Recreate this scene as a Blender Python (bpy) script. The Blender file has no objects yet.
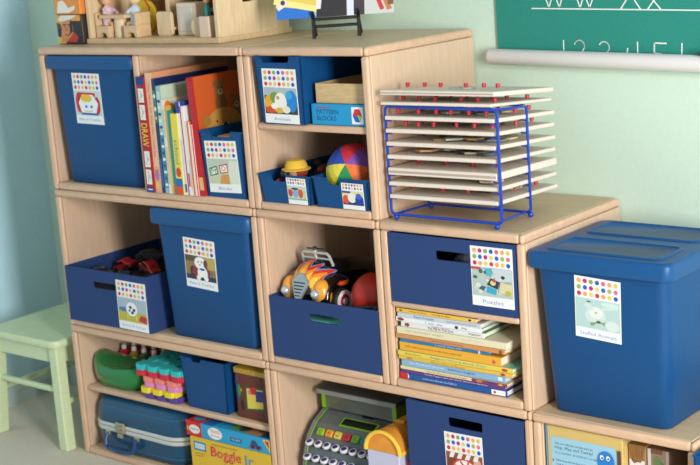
import bpy, bmesh, math, random
from mathutils import Vector, Matrix
random.seed(7)
scene = bpy.context.scene
C = scene.collection
R = math.radians

# ------------------------------------------------------------------ camera
yaw, pitch, roll = R(40.3474), R(12.3215), R(-4.1646)
fw = Vector((-math.sin(yaw)*math.cos(pitch), math.cos(yaw)*math.cos(pitch), -math.sin(pitch)))
rt = Vector((math.cos(yaw), math.sin(yaw), 0)); up = rt.cross(fw)
r2 = math.cos(roll)*rt + math.sin(roll)*up
u2 = -math.sin(roll)*rt + math.cos(roll)*up
cam = bpy.data.cameras.new('camera'); camo = bpy.data.objects.new('camera', cam); C.objects.link(camo)
camo.matrix_world = Matrix(((r2.x, u2.x, -fw.x, 2.9328), (r2.y, u2.y, -fw.y, -2.2764), (r2.z, u2.z, -fw.z, 1.3479), (0, 0, 0, 1)))
cam.sensor_width = 36; cam.lens = 1414.56*36/700; cam.clip_end = 50; cam.clip_start = .05
cam.dof.use_dof = True; cam.dof.focus_distance = 2.75; cam.dof.aperture_fstop = 8
scene.camera = camo

# ------------------------------------------------------------------ world, light, exposure
world = bpy.data.worlds.new('world'); scene.world = world; world.use_nodes = True
bg = world.node_tree.nodes['Background']
bg.inputs[0].default_value = (0.90, 0.96, 1.0, 1); bg.inputs[1].default_value = 0.44
def area(name, loc, target, sx, sy, power, color):
    l = bpy.data.lights.new(name, 'AREA'); l.shape = 'RECTANGLE'; l.size = sx; l.size_y = sy
    l.energy = power; l.color = color
    o = bpy.data.objects.new(name, l); C.objects.link(o); o.location = loc
    o.rotation_euler = (Vector(target)-Vector(loc)).to_track_quat('-Z', 'Y').to_euler()
area('window_light', (3.95, -1.62, 1.30), (0.8, 0.1, 0.75), .5, 1.5, 108, (1.0, .975, .94))
vs = scene.view_settings
vs.view_transform = 'Standard'; vs.look = 'None'; vs.gamma = 1; vs.use_curve_mapping = False; vs.exposure = 0.16

# ------------------------------------------------------------------ materials
def lin(c):
    return tuple(((v/255)/12.92 if v/255 <= .04045 else ((v/255+.055)/1.055)**2.4) for v in c)
_m = {}
def mat(c, rough=.5, var=.0, scale=60., bump=.0, stretch=(1, 1, 1), metal=0., coat=0., trans=0., spec=.5, emit=None):
    key = (tuple(c), rough, var, scale, bump, stretch, metal, coat, trans, spec)
    if key in _m: return _m[key]
    m = bpy.data.materials.new('mat_%d_%d_%d' % tuple(c)); m.use_nodes = True
    nt = m.node_tree; b = nt.nodes['Principled BSDF']; l = lin(c)
    b.inputs['Base Color'].default_value = (*l, 1); b.inputs['Roughness'].default_value = rough
    b.inputs['Metallic'].default_value = metal; b.inputs['Coat Weight'].default_value = coat
    b.inputs['Transmission Weight'].default_value = trans; b.inputs['Specular IOR Level'].default_value = spec
    if var or bump:
        tc = nt.nodes.new('ShaderNodeTexCoord'); mp = nt.nodes.new('ShaderNodeMapping'); mp.inputs['Scale'].default_value = stretch
        nz = nt.nodes.new('ShaderNodeTexNoise'); nz.inputs['Scale'].default_value = scale; nz.inputs['Detail'].default_value = 5
        nt.links.new(tc.outputs['Object'], mp.inputs[0]); nt.links.new(mp.outputs[0], nz.inputs['Vector'])
        if var:
            rp = nt.nodes.new('ShaderNodeValToRGB')
            rp.color_ramp.elements[0].position = .3; rp.color_ramp.elements[1].position = .7
            rp.color_ramp.elements[0].color = (*[max(0, v*(1-var)) for v in l], 1)
            rp.color_ramp.elements[1].color = (*[min(1, v*(1+var)) for v in l], 1)
            nt.links.new(nz.outputs[0], rp.inputs[0]); nt.links.new(rp.outputs[0], b.inputs['Base Color'])
        if bump:
            bp = nt.nodes.new('ShaderNodeBump'); bp.inputs['Strength'].default_value = bump; bp.inputs['Distance'].default_value = .002
            nt.links.new(nz.outputs[0], bp.inputs['Height']); nt.links.new(bp.outputs[0], b.inputs['Normal'])
    _m[key] = m; return m
WOODH = mat((204, 177, 146), .45, .10, 14, .05, (1, 9, 9))
WOODV = mat((211, 182, 155), .45, .06, 14, .05, (9, 9, 1))
WOODY = mat((200, 176, 142), .45, .09, 14, .05, (1, 12, 12))
EDGE = mat((213, 177, 147), .40, .08, 16, .04, (1.5, 6, 6))
EDGEV = mat((213, 177, 147), .40, .08, 16, .04, (6, 6, 1.5))
BIRCH = mat((226, 200, 160), .45, .10, 18, .04, (6, 6, 1.2))
BIRCHH = mat((220, 190, 146), .45, .10, 18, .04, (1.2, 6, 6))
BLUE = mat((13, 72, 126), .46, .06, 320, .10, spec=.3)
NAVY = mat((30, 60, 114), .75, .12, 700, .25)
LID = mat((15, 78, 134), .40, .05, 320, .08, spec=.4)
WHITE = mat((236, 236, 232), .55)
BLACK = mat((16, 16, 18), .45)
PAPER = mat((232, 228, 214), .8, .06, 60, 0, (1, 1, 30))
CHROME = mat((214, 216, 216), .22, metal=.55)
SKIN = mat((226, 178, 140), .55)
STOOL = mat((208, 222, 180), .42, .05, 30, .05, (1, 1, 6))

# ------------------------------------------------------------------ mesh helpers
class MB:
    def __init__(s): s.v = []; s.f = []; s.mi = []; s.ms = []; s.cur = 0
    def use(s, m):
        if m not in s.ms: s.ms.append(m)
        s.cur = s.ms.index(m); return s
    def add(s, vs, fs):
        n = len(s.v); s.v += [tuple(p) for p in vs]
        for f in fs: s.f.append([i+n for i in f]); s.mi.append(s.cur)
        return s
    def box(s, a, b):
        x0, y0, z0 = a; x1, y1, z1 = b
        return s.add([(x0,y0,z0),(x1,y0,z0),(x1,y1,z0),(x0,y1,z0),(x0,y0,z1),(x1,y0,z1),(x1,y1,z1),(x0,y1,z1)],
                     [(0,3,2,1),(4,5,6,7),(0,1,5,4),(1,2,6,5),(2,3,7,6),(3,0,4,7)])
    def hexa(s, lo, hi):      # two quads, counter-clockwise from above
        return s.add(list(lo)+list(hi), [(0,3,2,1),(4,5,6,7),(0,1,5,4),(1,2,6,5),(2,3,7,6),(3,0,4,7)])
    def loft(s, rings, cap0=True, cap1=True):
        n = len(rings[0]); vs = [p for r in rings for p in r]; fs = []
        for k in range(len(rings)-1):
            for i in range(n):
                j = (i+1) % n; fs.append((k*n+i, k*n+j, (k+1)*n+j, (k+1)*n+i))
        if cap0: fs.append(tuple(reversed(range(n))))
        if cap1: fs.append(tuple(range((len(rings)-1)*n, len(rings)*n)))
        return s.add(vs, fs)
    def prism(s, poly, a, b, axis='y'):   # extrude a 2-D outline (u,v) along an axis
        mp = {'y': lambda u, v, t: (u, t, v), 'x': lambda u, v, t: (t, u, v), 'z': lambda u, v, t: (u, v, t)}[axis]
        return s.loft([[mp(u, v, a) for u, v in poly], [mp(u, v, b) for u, v in poly]])
    def tube(s, pts, r, n=8, closed=False):
        pts = [Vector(p) for p in pts]; rings = []; m = len(pts); ref = None
        for i, p in enumerate(pts):
            if closed: t = pts[(i+1) % m]-pts[i-1]
            else: t = pts[min(i+1, m-1)]-pts[max(i-1, 0)]
            t.normalize()
            if ref is None: ref = Vector((0,0,1)) if abs(t.z) < .9 else Vector((1,0,0))
            a = (ref - t*ref.dot(t)); a = a.normalized() if a.length > 1e-4 else t.orthogonal().normalized()
            ref = a; b = t.cross(a)
            rr = r[i] if isinstance(r, (list, tuple)) else r
            rings.append([p+(a*math.cos(q*2*math.pi/n)+b*math.sin(q*2*math.pi/n))*rr for q in range(n)])
        if closed: rings.append(rings[0]); return s.loft(rings, False, False)
        return s.loft(rings)
    def lathe(s, prof, n=16, c=(0, 0, 0), sx=1, sy=1, a0=0):
        rings = [[(c[0]+r*sx*math.cos(a0+k*2*math.pi/n), c[1]+r*sy*math.sin(a0+k*2*math.pi/n), c[2]+z) for k in range(n)] for r, z in prof]
        return s.loft(rings)
    def ball(s, c, rx, ry=None, rz=None, n=14, m=9):
        ry = ry or rx; rz = rz or rx
        rings = []
        for i in range(1, m):
            t = math.pi*i/m
            rings.append([(c[0]+rx*math.sin(t)*math.cos(k*2*math.pi/n), c[1]+ry*math.sin(t)*math.sin(k*2*math.pi/n), c[2]-rz*math.cos(t)) for k in range(n)])
        return s.loft(rings)
    def xf(s, M, start=0):
        for i in range(start, len(s.v)): s.v[i] = tuple(M @ Vector(s.v[i]))
        return s
    def build(s, name, m=None, parent=None, loc=(0,0,0), smooth=False, bevel=0, seg=2, rot=None, ang=35):
        me = bpy.data.meshes.new(name); me.from_pydata(s.v, [], s.f)
        if m is not None: me.materials.append(m)
        else:
            for q in s.ms: me.materials.append(q)
            me.polygons.foreach_set('material_index', s.mi)
        if smooth:
            me.polygons.foreach_set('use_smooth', [True]*len(me.polygons)); me.update()
            try: me.set_sharp_from_angle(angle=R(ang))
            except Exception: pass
        me.update()
        o = bpy.data.objects.new(name, me); C.objects.link(o); o.location = loc
        if rot: o.rotation_euler = rot
        if parent is not None: o.parent = parent
        if bevel:
            bv = o.modifiers.new('bevel', 'BEVEL'); bv.width = bevel; bv.segments = seg; bv.limit_method = 'ANGLE'; bv.angle_limit = R(40)
        return o
def tag(o, label=None, cat=None, group=None, kind=None):
    if label: o['label'] = label
    if cat: o['category'] = cat
    if group: o['group'] = group
    if kind: o['kind'] = kind
    return o
def thing(name, label, cat, loc=(0,0,0), rz=0, group=None, rot=None):
    o = bpy.data.objects.new(name, None); C.objects.link(o); o.location = loc; o.empty_display_size = .02
    o.rotation_euler = rot if rot else (0, 0, rz)
    return tag(o, label, cat, group)
def struct(o): o['kind'] = 'structure'; return o
def dup(root, loc, rz=0, label=None, group=None, rot=None):
    kids = {}
    for ch in bpy.data.objects:
        if ch.parent is not None: kids.setdefault(ch.parent.name, []).append(ch)
    def cp(o, par):
        c = o.copy(); C.objects.link(c)
        if par is not None: c.parent = par
        for k in kids.get(o.name, []): cp(k, c)
        return c
    c = cp(root, None); c.location = loc; c.rotation_euler = rot if rot else (0, 0, rz)
    if label: c['label'] = label
    if group: c['group'] = group
    return c
def rrect(w, d, r, z, cx=0, cy=0, n=5):
    pts = []
    for k, (sx, sy) in enumerate(((1,-1),(1,1),(-1,1),(-1,-1))):
        for i in range(n+1):
            a = -math.pi/2 + k*math.pi/2 + i*(math.pi/2)/n
            pts.append((cx+sx*(w/2-r)+r*math.cos(a), cy+sy*(d/2-r)+r*math.sin(a), z))
    return pts
_fc = {}
def textmesh(s):
    if s in _fc: return _fc[s]
    cu = bpy.data.curves.new('t', 'FONT'); cu.body = s; cu.resolution_u = 2
    o = bpy.data.objects.new('t', cu); me = bpy.data.meshes.new_from_object(o)
    vs = [tuple(v.co) for v in me.vertices]; fs = [tuple(p.vertices) for p in me.polygons]
    bpy.data.objects.remove(o); bpy.data.meshes.remove(me); bpy.data.curves.remove(cu)
    x0 = min(v[0] for v in vs); x1 = max(v[0] for v in vs); y0 = min(v[1] for v in vs); y1 = max(v[1] for v in vs)
    _fc[s] = ([((v[0]-x0)/(x1-x0), (v[1]-y0)/max(y1-y0, 1e-6)) for v in vs], fs); return _fc[s]
class Pl:     # a plane for flat print: origin, unit u, unit v; coordinates in metres
    def __init__(s, o, u, v): s.o = Vector(o); s.u = Vector(u).normalized(); s.v = Vector(v).normalized(); s.n = s.u.cross(s.v)
    def p(s, a, b, h=0): return s.o+s.u*a+s.v*b+s.n*h
def art(parent, name, pl, W, H, shapes, lift=.0003, step=.00006, rough=.55):
    """flat print; shape coordinates are fractions of W x H"""
    mb = MB(); h = lift
    def fl(poly): mb.add([pl.p(a*W, b*H, h) for a, b in poly], [tuple(range(len(poly)))])
    for s in shapes:
        k = s[0]; c = s[-1]; mb.use(mat(c, rough)); h += step
        if k == 'r': fl([(s[1], s[2]), (s[3], s[2]), (s[3], s[4]), (s[1], s[4])])
        elif k == 'e': fl([(s[1]+s[3]*math.cos(i*math.pi/8), s[2]+s[4]*math.sin(i*math.pi/8)) for i in range(16)])
        elif k == 'p': fl(s[1])
        elif k == 'l':
            pts = [Vector((a*W, b*H)) for a, b in s[1]]; w = s[2]/2
            for p, q in zip(pts, pts[1:]):
                d = (q-p).normalized(); nn = Vector((-d.y, d.x))*w; e = d*w*.6
                mb.add([pl.p(*(v), h) for v in (p-nn-e, q-nn+e, q+nn+e, p+nn-e)], [(0, 1, 2, 3)])
        elif k == 't':
            vs, fs = textmesh(s[1]); x, y, w, hh = s[2:6]
            vert = len(s) > 7
            if vert: mb.add([pl.p((x+b*w)*W, (y+(1-a)*hh)*H, h) for a, b in vs], fs)   # reads downwards
            else: mb.add([pl.p((x+a*w)*W, (y+b*hh)*H, h) for a, b in vs], fs)
    return mb.build(name, None, parent)

# ------------------------------------------------------------------ the room
mb = MB(); mb.box((-.53, -3.4, -.05), (3.6, .4, 0))
FLOORM = mat((220, 210, 190), .95, .10, 220, .9)
struct(mb.build('floor', FLOORM))
mb = MB(); mb.box((-.53, .39, 0), (3.6, .45, 2.3))
struct(mb.build('wall_back', mat((202, 225, 207), .75, .02, 90, .15)))
mb = MB(); mb.box((-.6, -3.4, 0), (-.525, .45, 2.3))
struct(mb.build('wall_left', mat((190, 224, 240), .75, .02, 90, .15)))
mb = MB()
mb.prism([(-.525, 0), (-.507, 0), (-.507, .045), (-.512, .055), (-.512, .068), (-.525, .075)], -3.4, .39, 'y')
struct(mb.build('baseboard_left', mat((196, 210, 208), .5)))
mb = MB(); mb.prism([(.39, 0), (.373, 0), (.373, .045), (.378, .055), (.378, .068), (.39, .075)], -.507, 3.6, 'x')
struct(mb.build('baseboard_back', mat((196, 210, 208), .5)))

# ------------------------------------------------------------------ shelf units
D = .387; T = .019
Z1, Z2, Z3 = .361, .727, 1.095
X = [0, .36, .72, 1.0798, 1.4422, 1.801]
def unit(label, x0, x1, z0, z1, shelf=None, divider=None, recess=0):
    g = .0006; w = x1-x0-g; h = z1-z0-g
    u = thing('shelf_unit', label, 'shelf', (x0, 0, z0), group='stacked wooden cubby shelf units')
    def panel(name, a, b, core, edge):
        mb = MB(); mb.box((a[0], a[1]+.011, a[2]), b); o = mb.build(name, core, u, bevel=.0015, seg=1)
        mb = MB(); mb.box((a[0], a[1], a[2]), (b[0], a[1]+.0115, b[2])); mb.build('edge_band', edge, o, bevel=.0062, seg=3, smooth=True)
        return o
    panel('side_panel', (0, 0, .0), (T, D-.001, h-T), WOODV, EDGEV)
    panel('side_panel', (w-T, 0, .0), (w, D-.001, h-T), WOODV, EDGEV)
    tp = panel('top_panel', (0, 0, h-T), (w-.012, D-.001, h), WOODY, EDGE)
    mb = MB(); mb.box((w-.0125, 0, h-T), (w, D-.001, h)); mb.build('edge_band', EDGE, tp, bevel=.0062, seg=3, smooth=True)
    panel('bottom_panel', (T, 0, 0), (w-T, D-.009, T), WOODY, EDGE)
    mb = MB(); mb.box((T, D-.009, 0), (w-T, D-.001, h-T)); mb.build('back_panel', WOODH, u)
    if shelf: panel('shelf', (T, recess, shelf[0]-z0), (w-T, D-.009, shelf[1]-z0), WOODY, EDGE)
    if divider: panel('divider', (divider-x0-T/2, 0, T), (divider-x0+T/2, D-.009, h-T), WOODV, EDGEV)
    return u
unit('top tier double cubby unit holding a lidded bin and upright books', X[0], X[2], Z2, Z3, divider=.362)
unit('top tier cubby unit with a shelf over two small blue bins', X[2], X[3], Z2, Z3, shelf=(.909, .925), recess=.010)
unit('middle tier double cubby unit holding a fabric bin and a lidded bin', X[0], X[2], Z1, Z2)
unit('middle tier cubby unit holding the bin with the flame painted car', X[2], X[3], Z1, Z2)
unit('middle tier cubby unit with a stack of books below a shelf', X[3], X[4], Z1, Z2, shelf=(.541, .555))
unit('bottom tier double cubby unit with suitcase, games and a toy shelf', X[0], X[2], 0, Z1, shelf=(.174, .189), recess=.018)
unit('bottom tier double cubby unit with the toy cash register', X[2], X[4], 0, Z1)
unit('bottom tier cubby unit carrying the large lidded stuffed animals bin', X[4], X[5], 0, Z1)

# ------------------------------------------------------------------ label cards
DOTC = [(240,165,75),(205,30,100),(125,165,80),(35,85,190),(225,95,125),(245,160,90),(215,195,80),
        (150,165,80),(35,90,200),(195,25,130),(220,205,110),(40,95,200),(165,175,80),(240,100,140),
        (205,35,70),(245,160,90),(225,205,100),(215,40,80),(245,160,80),(220,200,90),(30,85,195)]
def card(parent, pl, W, H, caption, pic, rows=3, bg=(236, 238, 238)):
    """pl: lower-left corner of the card on the bin's face"""
    mb = MB()
    a, b, c, d = pl.p(0, 0, .0004), pl.p(W, 0, .0004), pl.p(W, H, .0004), pl.p(0, H, .0004)
    mb.add([a, b, c, d]+[q+pl.n*.0008 for q in (a, b, c, d)], [(0,3,2,1),(4,5,6,7),(0,1,5,4),(1,2,6,5),(2,3,7,6),(3,0,4,7)])
    cd = mb.build('label_card', mat(bg, .35), parent); cd['label'] = 'white label card with coloured dots and a picture'
    top = .985; dy = .105 if rows == 3 else .12; sh = []
    for r in range(rows):
        for k in range(7):
            sh.append(('e', .10+k*.133, .93-r*dy, .047, .037 if rows == 3 else .045, DOTC[(r*7+k) % 21]))
    art(cd, 'dots', pl, W, H, sh, lift=.0014, step=0)
    y0 = .17; y1 = .655 if rows == 3 else .70
    P = Pl(pl.p(.02*W, y0*H), pl.u, pl.v)
    art(cd, 'picture', P, .96*W, (y1-y0)*H, pic, lift=.0014)
    if caption:
        n = len(caption); tw = min(.80, .07*n); art(cd, 'caption', pl, W, H, [('t', caption, .5-tw/2, .05, tw, .062, (130, 155, 205))], lift=.0014)
    return cd
def blob(n, cols, seed, r0=.05, r1=.14):
    rd = random.Random(seed); o = []
    for i in range(n):
        a, b = rd.uniform(.08, .92), rd.uniform(.1, .9); o.append(('e', a, b, min(rd.uniform(r0, r1), a, 1-a), min(rd.uniform(r0, r1), b, 1-b), cols[i % len(cols)]))
    return o
PIC_PHONE = [('r',0,0,1,1,(196,214,212)),('e',.16,.5,.13,.42,(200,40,45)),('e',.84,.42,.12,.36,(200,40,45)),('r',.12,.78,.8,.93,(200,40,45)),
    ('p',[(.22,.12),(.78,.12),(.88,.5),(.7,.85),(.3,.85),(.14,.5)],(236,240,244)),('e',.45,.7,.22,.16,(224,196,60)),('e',.42,.36,.045,.06,(40,90,180)),('e',.62,.36,.045,.06,(40,90,180)),
    ('l',[(.36,.2),(.5,.15),(.66,.21)],.0012,(200,60,60)),('r',.2,.02,.85,.1,(60,90,170))]
PIC_BLOCKS = [('r',0,0,1,1,(186,200,184)),('r',0,0,.42,.6,(196,204,170)),('p',[(.55,0),(1,0),(1,.9),(.75,.95)],(214,222,205)),
    ('p',[(.06,.30),(.34,.38),(.30,.72),(.04,.62)],(40,120,75)),('p',[(.09,.35),(.30,.42),(.27,.66),(.08,.58)],(235,235,225)),('t','M',.11,.40,.15,.2,(40,120,75)),
    ('p',[(.40,.40),(.68,.46),(.66,.82),(.38,.74)],(190,45,50)),('p',[(.43,.45),(.65,.50),(.63,.77),(.41,.70)],(238,232,225)),('t','O',.45,.51,.14,.2,(190,45,50)),
    ('p',[(.36,.0),(.7,.0),(.68,.4),(.42,.34)],(208,150,70))]
PIC_ANIM = [('r',0,0,1,1,(60,55,45)),('r',0,.7,1,1,(170,185,190)),('e',.14,.42,.14,.3,(226,170,40)),('e',.32,.62,.14,.22,(120,150,70)),('e',.50,.46,.19,.36,(240,236,228)),
    ('e',.42,.62,.05,.07,(190,150,120)),('e',.84,.50,.16,.42,(30,130,205)),('e',.76,.72,.1,.16,(60,165,225)),('e',.18,.15,.17,.13,(205,80,40)),('e',.45,.14,.14,.11,(225,175,60)),('e',.66,.18,.12,.14,(235,225,210)),('e',.30,.30,.10,.12,(245,240,235))]
PIC_FIG = [('r',0,0,1,1,(190,212,205)),('e',.14,.5,.12,.3,(200,60,50)),('e',.14,.82,.09,.1,(235,190,150)),('e',.42,.45,.16,.3,(120,175,210)),('e',.42,.8,.2,.08,(50,60,80)),('e',.70,.5,.13,.35,(215,85,60)),('e',.70,.85,.08,.09,(240,200,160)),('r',.85,.05,.95,.7,(200,200,140)),('r',.0,0,1,.1,(150,170,130))]
PIC_BALLS = [('r',0,0,1,1,(228,214,150)),('r',0,0,1,.32,(40,50,110)),('e',.16,.38,.16,.32,(225,80,40)),('e',.45,.52,.2,.36,(226,234,228)),('e',.80,.42,.2,.34,(30,60,160)),('e',.78,.66,.14,.22,(50,100,205)),('r',0,.85,.4,1,(60,70,150))]
PIC_SOCCER = [('r',0,0,1,1,(165,185,200)),('r',0,.0,1,.42,(190,180,60)),('e',.21,.5,.2,.1,(90,120,170)),('e',.48,.55,.2,.30,(232,236,238)),('e',.44,.62,.05,.07,(30,50,55)),('e',.56,.52,.05,.07,(30,60,60)),('e',.50,.40,.05,.06,(30,50,55)),('e',.40,.48,.03,.05,(40,60,60)),('p',[(.7,.1),(1,.02),(1,.3),(.8,.35)],(190,45,55)),('r',.3,.1,.34,.32,(220,215,140)),('r',.62,.1,.66,.32,(225,220,150))]
PIC_DOG = [('r',0,0,1,1,(150,120,70)),('r',0,0,1,.2,(50,50,80)),('r',.0,.75,.5,1,(90,80,60)),('r',.6,.5,1,1,(190,165,90)),('e',.24,.35,.1,.22,(60,50,70)),('e',.52,.35,.3,.3,(150,45,50)),('e',.56,.30,.17,.30,(240,242,242)),('e',.50,.72,.19,.26,(240,242,242)),
    ('e',.68,.72,.07,.17,(110,60,60)),('e',.44,.76,.025,.03,(30,30,40)),('e',.56,.77,.025,.03,(30,30,40)),('e',.49,.65,.03,.025,(200,80,90)),('e',.56,.47,.09,.05,(45,90,185)),('e',.42,.1,.07,.1,(240,242,242)),('e',.68,.1,.07,.1,(240,242,242)),('e',.55,.07,.06,.07,(20,20,25)),('e',.86,.35,.05,.05,(40,120,160))]
PIC_PUZ = [('r',0,0,1,1,(178,194,190))]+blob(26, [(150,178,180),(212,220,215),(70,95,100),(165,205,215),(205,205,190)], 5, .04, .09)+[('p',[(.5,1),(1,1),(1,.6),(.6,.55)],(196,206,208)),('e',.78,.72,.05,.06,(40,55,60)),('p',[(.38,.42),(.64,.3),(.7,.55),(.48,.65)],(45,60,75)),('e',.53,.5,.07,.09,(225,200,140)),('e',.56,.58,.05,.05,(190,80,70)),('p',[(.36,.16),(.6,.1),(.62,.28),(.40,.36)],(50,165,205)),('p',[(.66,.2),(1,.1),(1,.5),(.72,.56)],(214,205,165)),('e',.9,.2,.08,.09,(185,180,70)),('r',0,.93,.24,1,(190,70,50)),('p',[(.38,.75),(.5,.72),(.52,.98),(.36,.98)],(70,180,200))]
PIC_PLUSH = [('r',0,0,1,1,(176,206,206)),('e',.78,.88,.2,.08,(200,222,220)),('e',.45,.46,.24,.3,(200,216,214)),('e',.46,.56,.17,.2,(218,226,222)),('p',[(.18,.78),(.3,.9),(.42,.68),(.32,.6)],(200,216,214)),('p',[(.55,.66),(.95,.76),(.98,.84),(.6,.78)],(200,216,214)),('e',.46,.56,.03,.03,(220,130,140)),('e',.3,.9,.05,.03,(90,110,110)),
    ('p',[(.52,.26),(.32,.2),(.36,.08)],(130,155,100)),('p',[(.52,.26),(.72,.3),(.68,.14)],(140,165,110)),('e',.52,.26,.05,.05,(70,95,60)),('e',.82,.2,.16,.18,(205,220,218))]
PIC_FOOD = [('r',0,0,1,1,(150,80,50)),('e',.15,.5,.14,.45,(120,60,40)),('e',.5,.4,.36,.42,(205,60,55)),('e',.5,.4,.31,.36,(238,232,228)),('e',.86,.46,.13,.44,(214,170,150))]
for i in range(8):
    a = i*math.pi/4; PIC_FOOD.append(('l', [(.5+.1*math.cos(a), .4+.1*math.sin(a)), (.5+.28*math.cos(a+.4), .4+.33*math.sin(a+.4))], .004, (205, 50, 55)))
for i in range(4): PIC_FOOD.append(('p', [(.08+i*.22, .8), (.2+i*.22, .8), (.26+i*.22, 1), (.14+i*.22, 1)], (235, 232, 228)))

# ------------------------------------------------------------------ bins
def lidded_bin(label, cx, y0, z0, wt, wb, d, h, lidw, lidd, lid_y, lidh, cd, foot=.0, dback=.0):
    """y0: front of the body at the top (world y)"""
    t = thing('lidded_storage_bin', label, 'storage bin', (cx, 0, z0), group='blue lidded storage bins')
    tp = (wt-wb)/2+foot; rc = .022; hb = h-.010
    def sec(k, inset=0):
        w = wb+(wt-wb)*k; dd = d-tp*2*(1-k); return rrect(w-2*inset, dd-2*inset, rc-inset*.5, hb*k, 0, y0+d/2)
    r0 = [(p[0]*.97, y0+d/2+(p[1]-y0-d/2)*.97, 0) for p in sec(0)]
    r1 = [(p[0], p[1], .004) for p in sec(0)]
    inner = [[(p[0], p[1], max(p[2], .005)) for p in sec(k, .003)] for k in (1, 0)]
    mb = MB(); mb.loft([r0, r1, sec(.5), sec(1)]+inner); mb.build('body', BLUE, t, smooth=True, ang=50)
    # lid: skirt with rounded top edge, two sunken panels
    ly = lid_y+lidd/2; mb = MB()
    rings = []
    for (i, z) in ((.0045, -lidh), (.0015, -lidh), (0, -lidh+.004), (0, -.008), (.0012, -.004), (.004, -.001), (.009, 0)):
        rings.append(rrect(lidw-2*i, lidd-2*i, max(.02-i*.3, .012), h+z, 0, ly))
    mb.loft(rings); mb.loft([rrect(lidw-.009, lidd-.009, .018, h-lidh+.0005, 0, ly), rrect(lidw-.009, lidd-.009, .018, h-lidh-.001, 0, ly)])
    lid = mb.build('lid', LID, t, smooth=True, ang=50)
    for k in (0, 1):
        cy = ly+(-.25 if k == 0 else .25)*lidd
        mb = MB(); w2, d2 = lidw*.80, lidd*.36
        outer = rrect(w2, d2, .018, h+.0003, 0, cy); o2 = rrect(w2-.004, d2-.004, .017, h+.0035, 0, cy); i1 = rrect(w2-.012, d2-.012, .014, h+.0035, 0, cy); i2 = rrect(w2-.016, d2-.016, .012, h+.0006, 0, cy)
        mb.loft([outer, o2, i1, i2], False, True); mb.build('lid_rib', LID, lid, smooth=True, ang=60)
    if cd:
        xo, zo, W, H, cap, pic, tilt = cd
        k = zo/hb; fb = Vector((0, y0+tp*1.0, 0)); ft = Vector((0, y0, hb)); v = (ft-fb).normalized()
        o = fb+v*zo+Vector((xo, 0, 0)); rz = Matrix.Rotation(tilt, 3, v.cross(Vector((1,0,0))))
        card(t, Pl(o, Matrix.Rotation(-tilt, 3, Vector((0,1,0))) @ Vector((1,0,0)), Matrix.Rotation(-tilt, 3, Vector((0,1,0))) @ v), W, H, cap, pic)
    return t
lidded_bin('blue lidded bin with the red toy telephone card in top tier cubby', .1862, .006, Z2+T, .298, .276, .30, .328, .331, .318, -.004, .033,
           (-.072, .157, .103, .128, 'Baby & Toddler', PIC_PHONE, R(-1.0)))
lidded_bin('blue lidded bin with the white toy dog card beside fabric bin', .5305, .000, Z1+T, .312, .288, .30, .326, .338, .318, -.010, .038,
           (-.066, .137, .105, .124, 'Baby & Toddler', PIC_DOG, R(-2.5)))
lidded_bin('large blue lidded bin with the stuffed animals card on low unit', 1.6005, .010, Z1, .286, .258, .292, .337, .313, .308, -.003, .034,
           (-.060, .170, .10, .126, 'Stuffed Animals', PIC_PLUSH, R(-3.0)), foot=.010)

def fabric_bin(label, x0, x1, y0, dp, z0, h, hole, cd, m=NAVY):
    t = thing('fabric_bin', label, 'storage bin', ((x0+x1)/2, y0, z0), group='navy fabric cube bins')
    w = x1-x0; th = .004
    hx, hz, hw, hh = hole; hx -= (x0+x1)/2; hz -= z0
    inner = [(hx+p[0], hz+p[1]) for p in rrect(hw, hh, min(.006, hh*.45), 0)]
    # outer loop: project each hole point on the panel outline, corners snapped
    n = len(inner); q = n//4; corners = [(w/2, 0), (w/2, h), (-w/2, h), (-w/2, 0)]
    out = []
    for k in range(4):
        c = corners[k]
        for i in range(q):
            f = (i-(q-1)/2)/(q-1)
            px, pz = c
            if k == 0: p = (px+min(0, f)*.4*w, pz) if f < 0 else (px, pz+max(0, f)*.4*h)
            if k == 1: p = (px, pz+min(0, f)*.4*h) if f < 0 else (px-f*.4*w, pz)
            if k == 2: p = (px-min(0, f)*.4*w, pz) if f < 0 else (px, pz-f*.4*h)
            if k == 3: p = (px, pz-min(0, f)*.4*h) if f < 0 else (px+f*.4*w, pz)
            out.append(c if i in (q//2-1, q//2) else p)
    mb = MB()
    fo = [(a, 0, b) for a, b in out]; fi = [(a, 0, b) for a, b in inner]; bi = [(a, th, b) for a, b in inner]; bo = [(a, th, b) for a, b in out]
    mb.loft([fo, fi, bi, bo, fo], False, False); mb.build('front_panel', m, t)
    mb = MB(); mb.box((-w/2, th, 0), (-w/2+th, dp, h)); mb.build('side_wall', m, t)
    mb = MB(); mb.box((w/2-th, th, 0), (w/2, dp, h)); mb.build('side_wall', m, t)
    mb = MB(); mb.box((-w/2+th, dp-th, 0), (w/2-th, dp, h)); mb.build('back_wall', m, t)
    mb = MB(); mb.box((-w/2+th, th, 0), (w/2-th, dp-th, .004)); mb.build('bottom', m, t)
    if cd:
        a, b, W, H, cap, pic, tilt = cd
        Rm = Matrix.Rotation(-tilt, 3, 'Y')
        card(t, Pl((a-(x0+x1)/2, 0, b-z0), Rm @ Vector((1,0,0)), Rm @ Vector((0,0,1))), W, H, cap, pic)
    return t
fabric_bin('navy fabric bin with soccer ball card, full of toy cars', .0205, .334, -.010, .335, Z1+T, .146, (.172, .4865, .088, .017),
           (.217, .383, .109, .127, 'Sports & Games', PIC_SOCCER, R(-1)))
fabric_bin('navy fabric bin under the black flame painted toy car', .7415, 1.0590, .0, .34, Z1+T, .146, (.905, .488, .09, .018), None)
fabric_bin('navy fabric bin with the puzzles card above the book stack', 1.1035, 1.4205, .0, .34, .555, .150, (1.268, .667, .086, .020),
           (1.314, .572, .101, .124, 'Puzzles', PIC_PUZ, 0))
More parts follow.
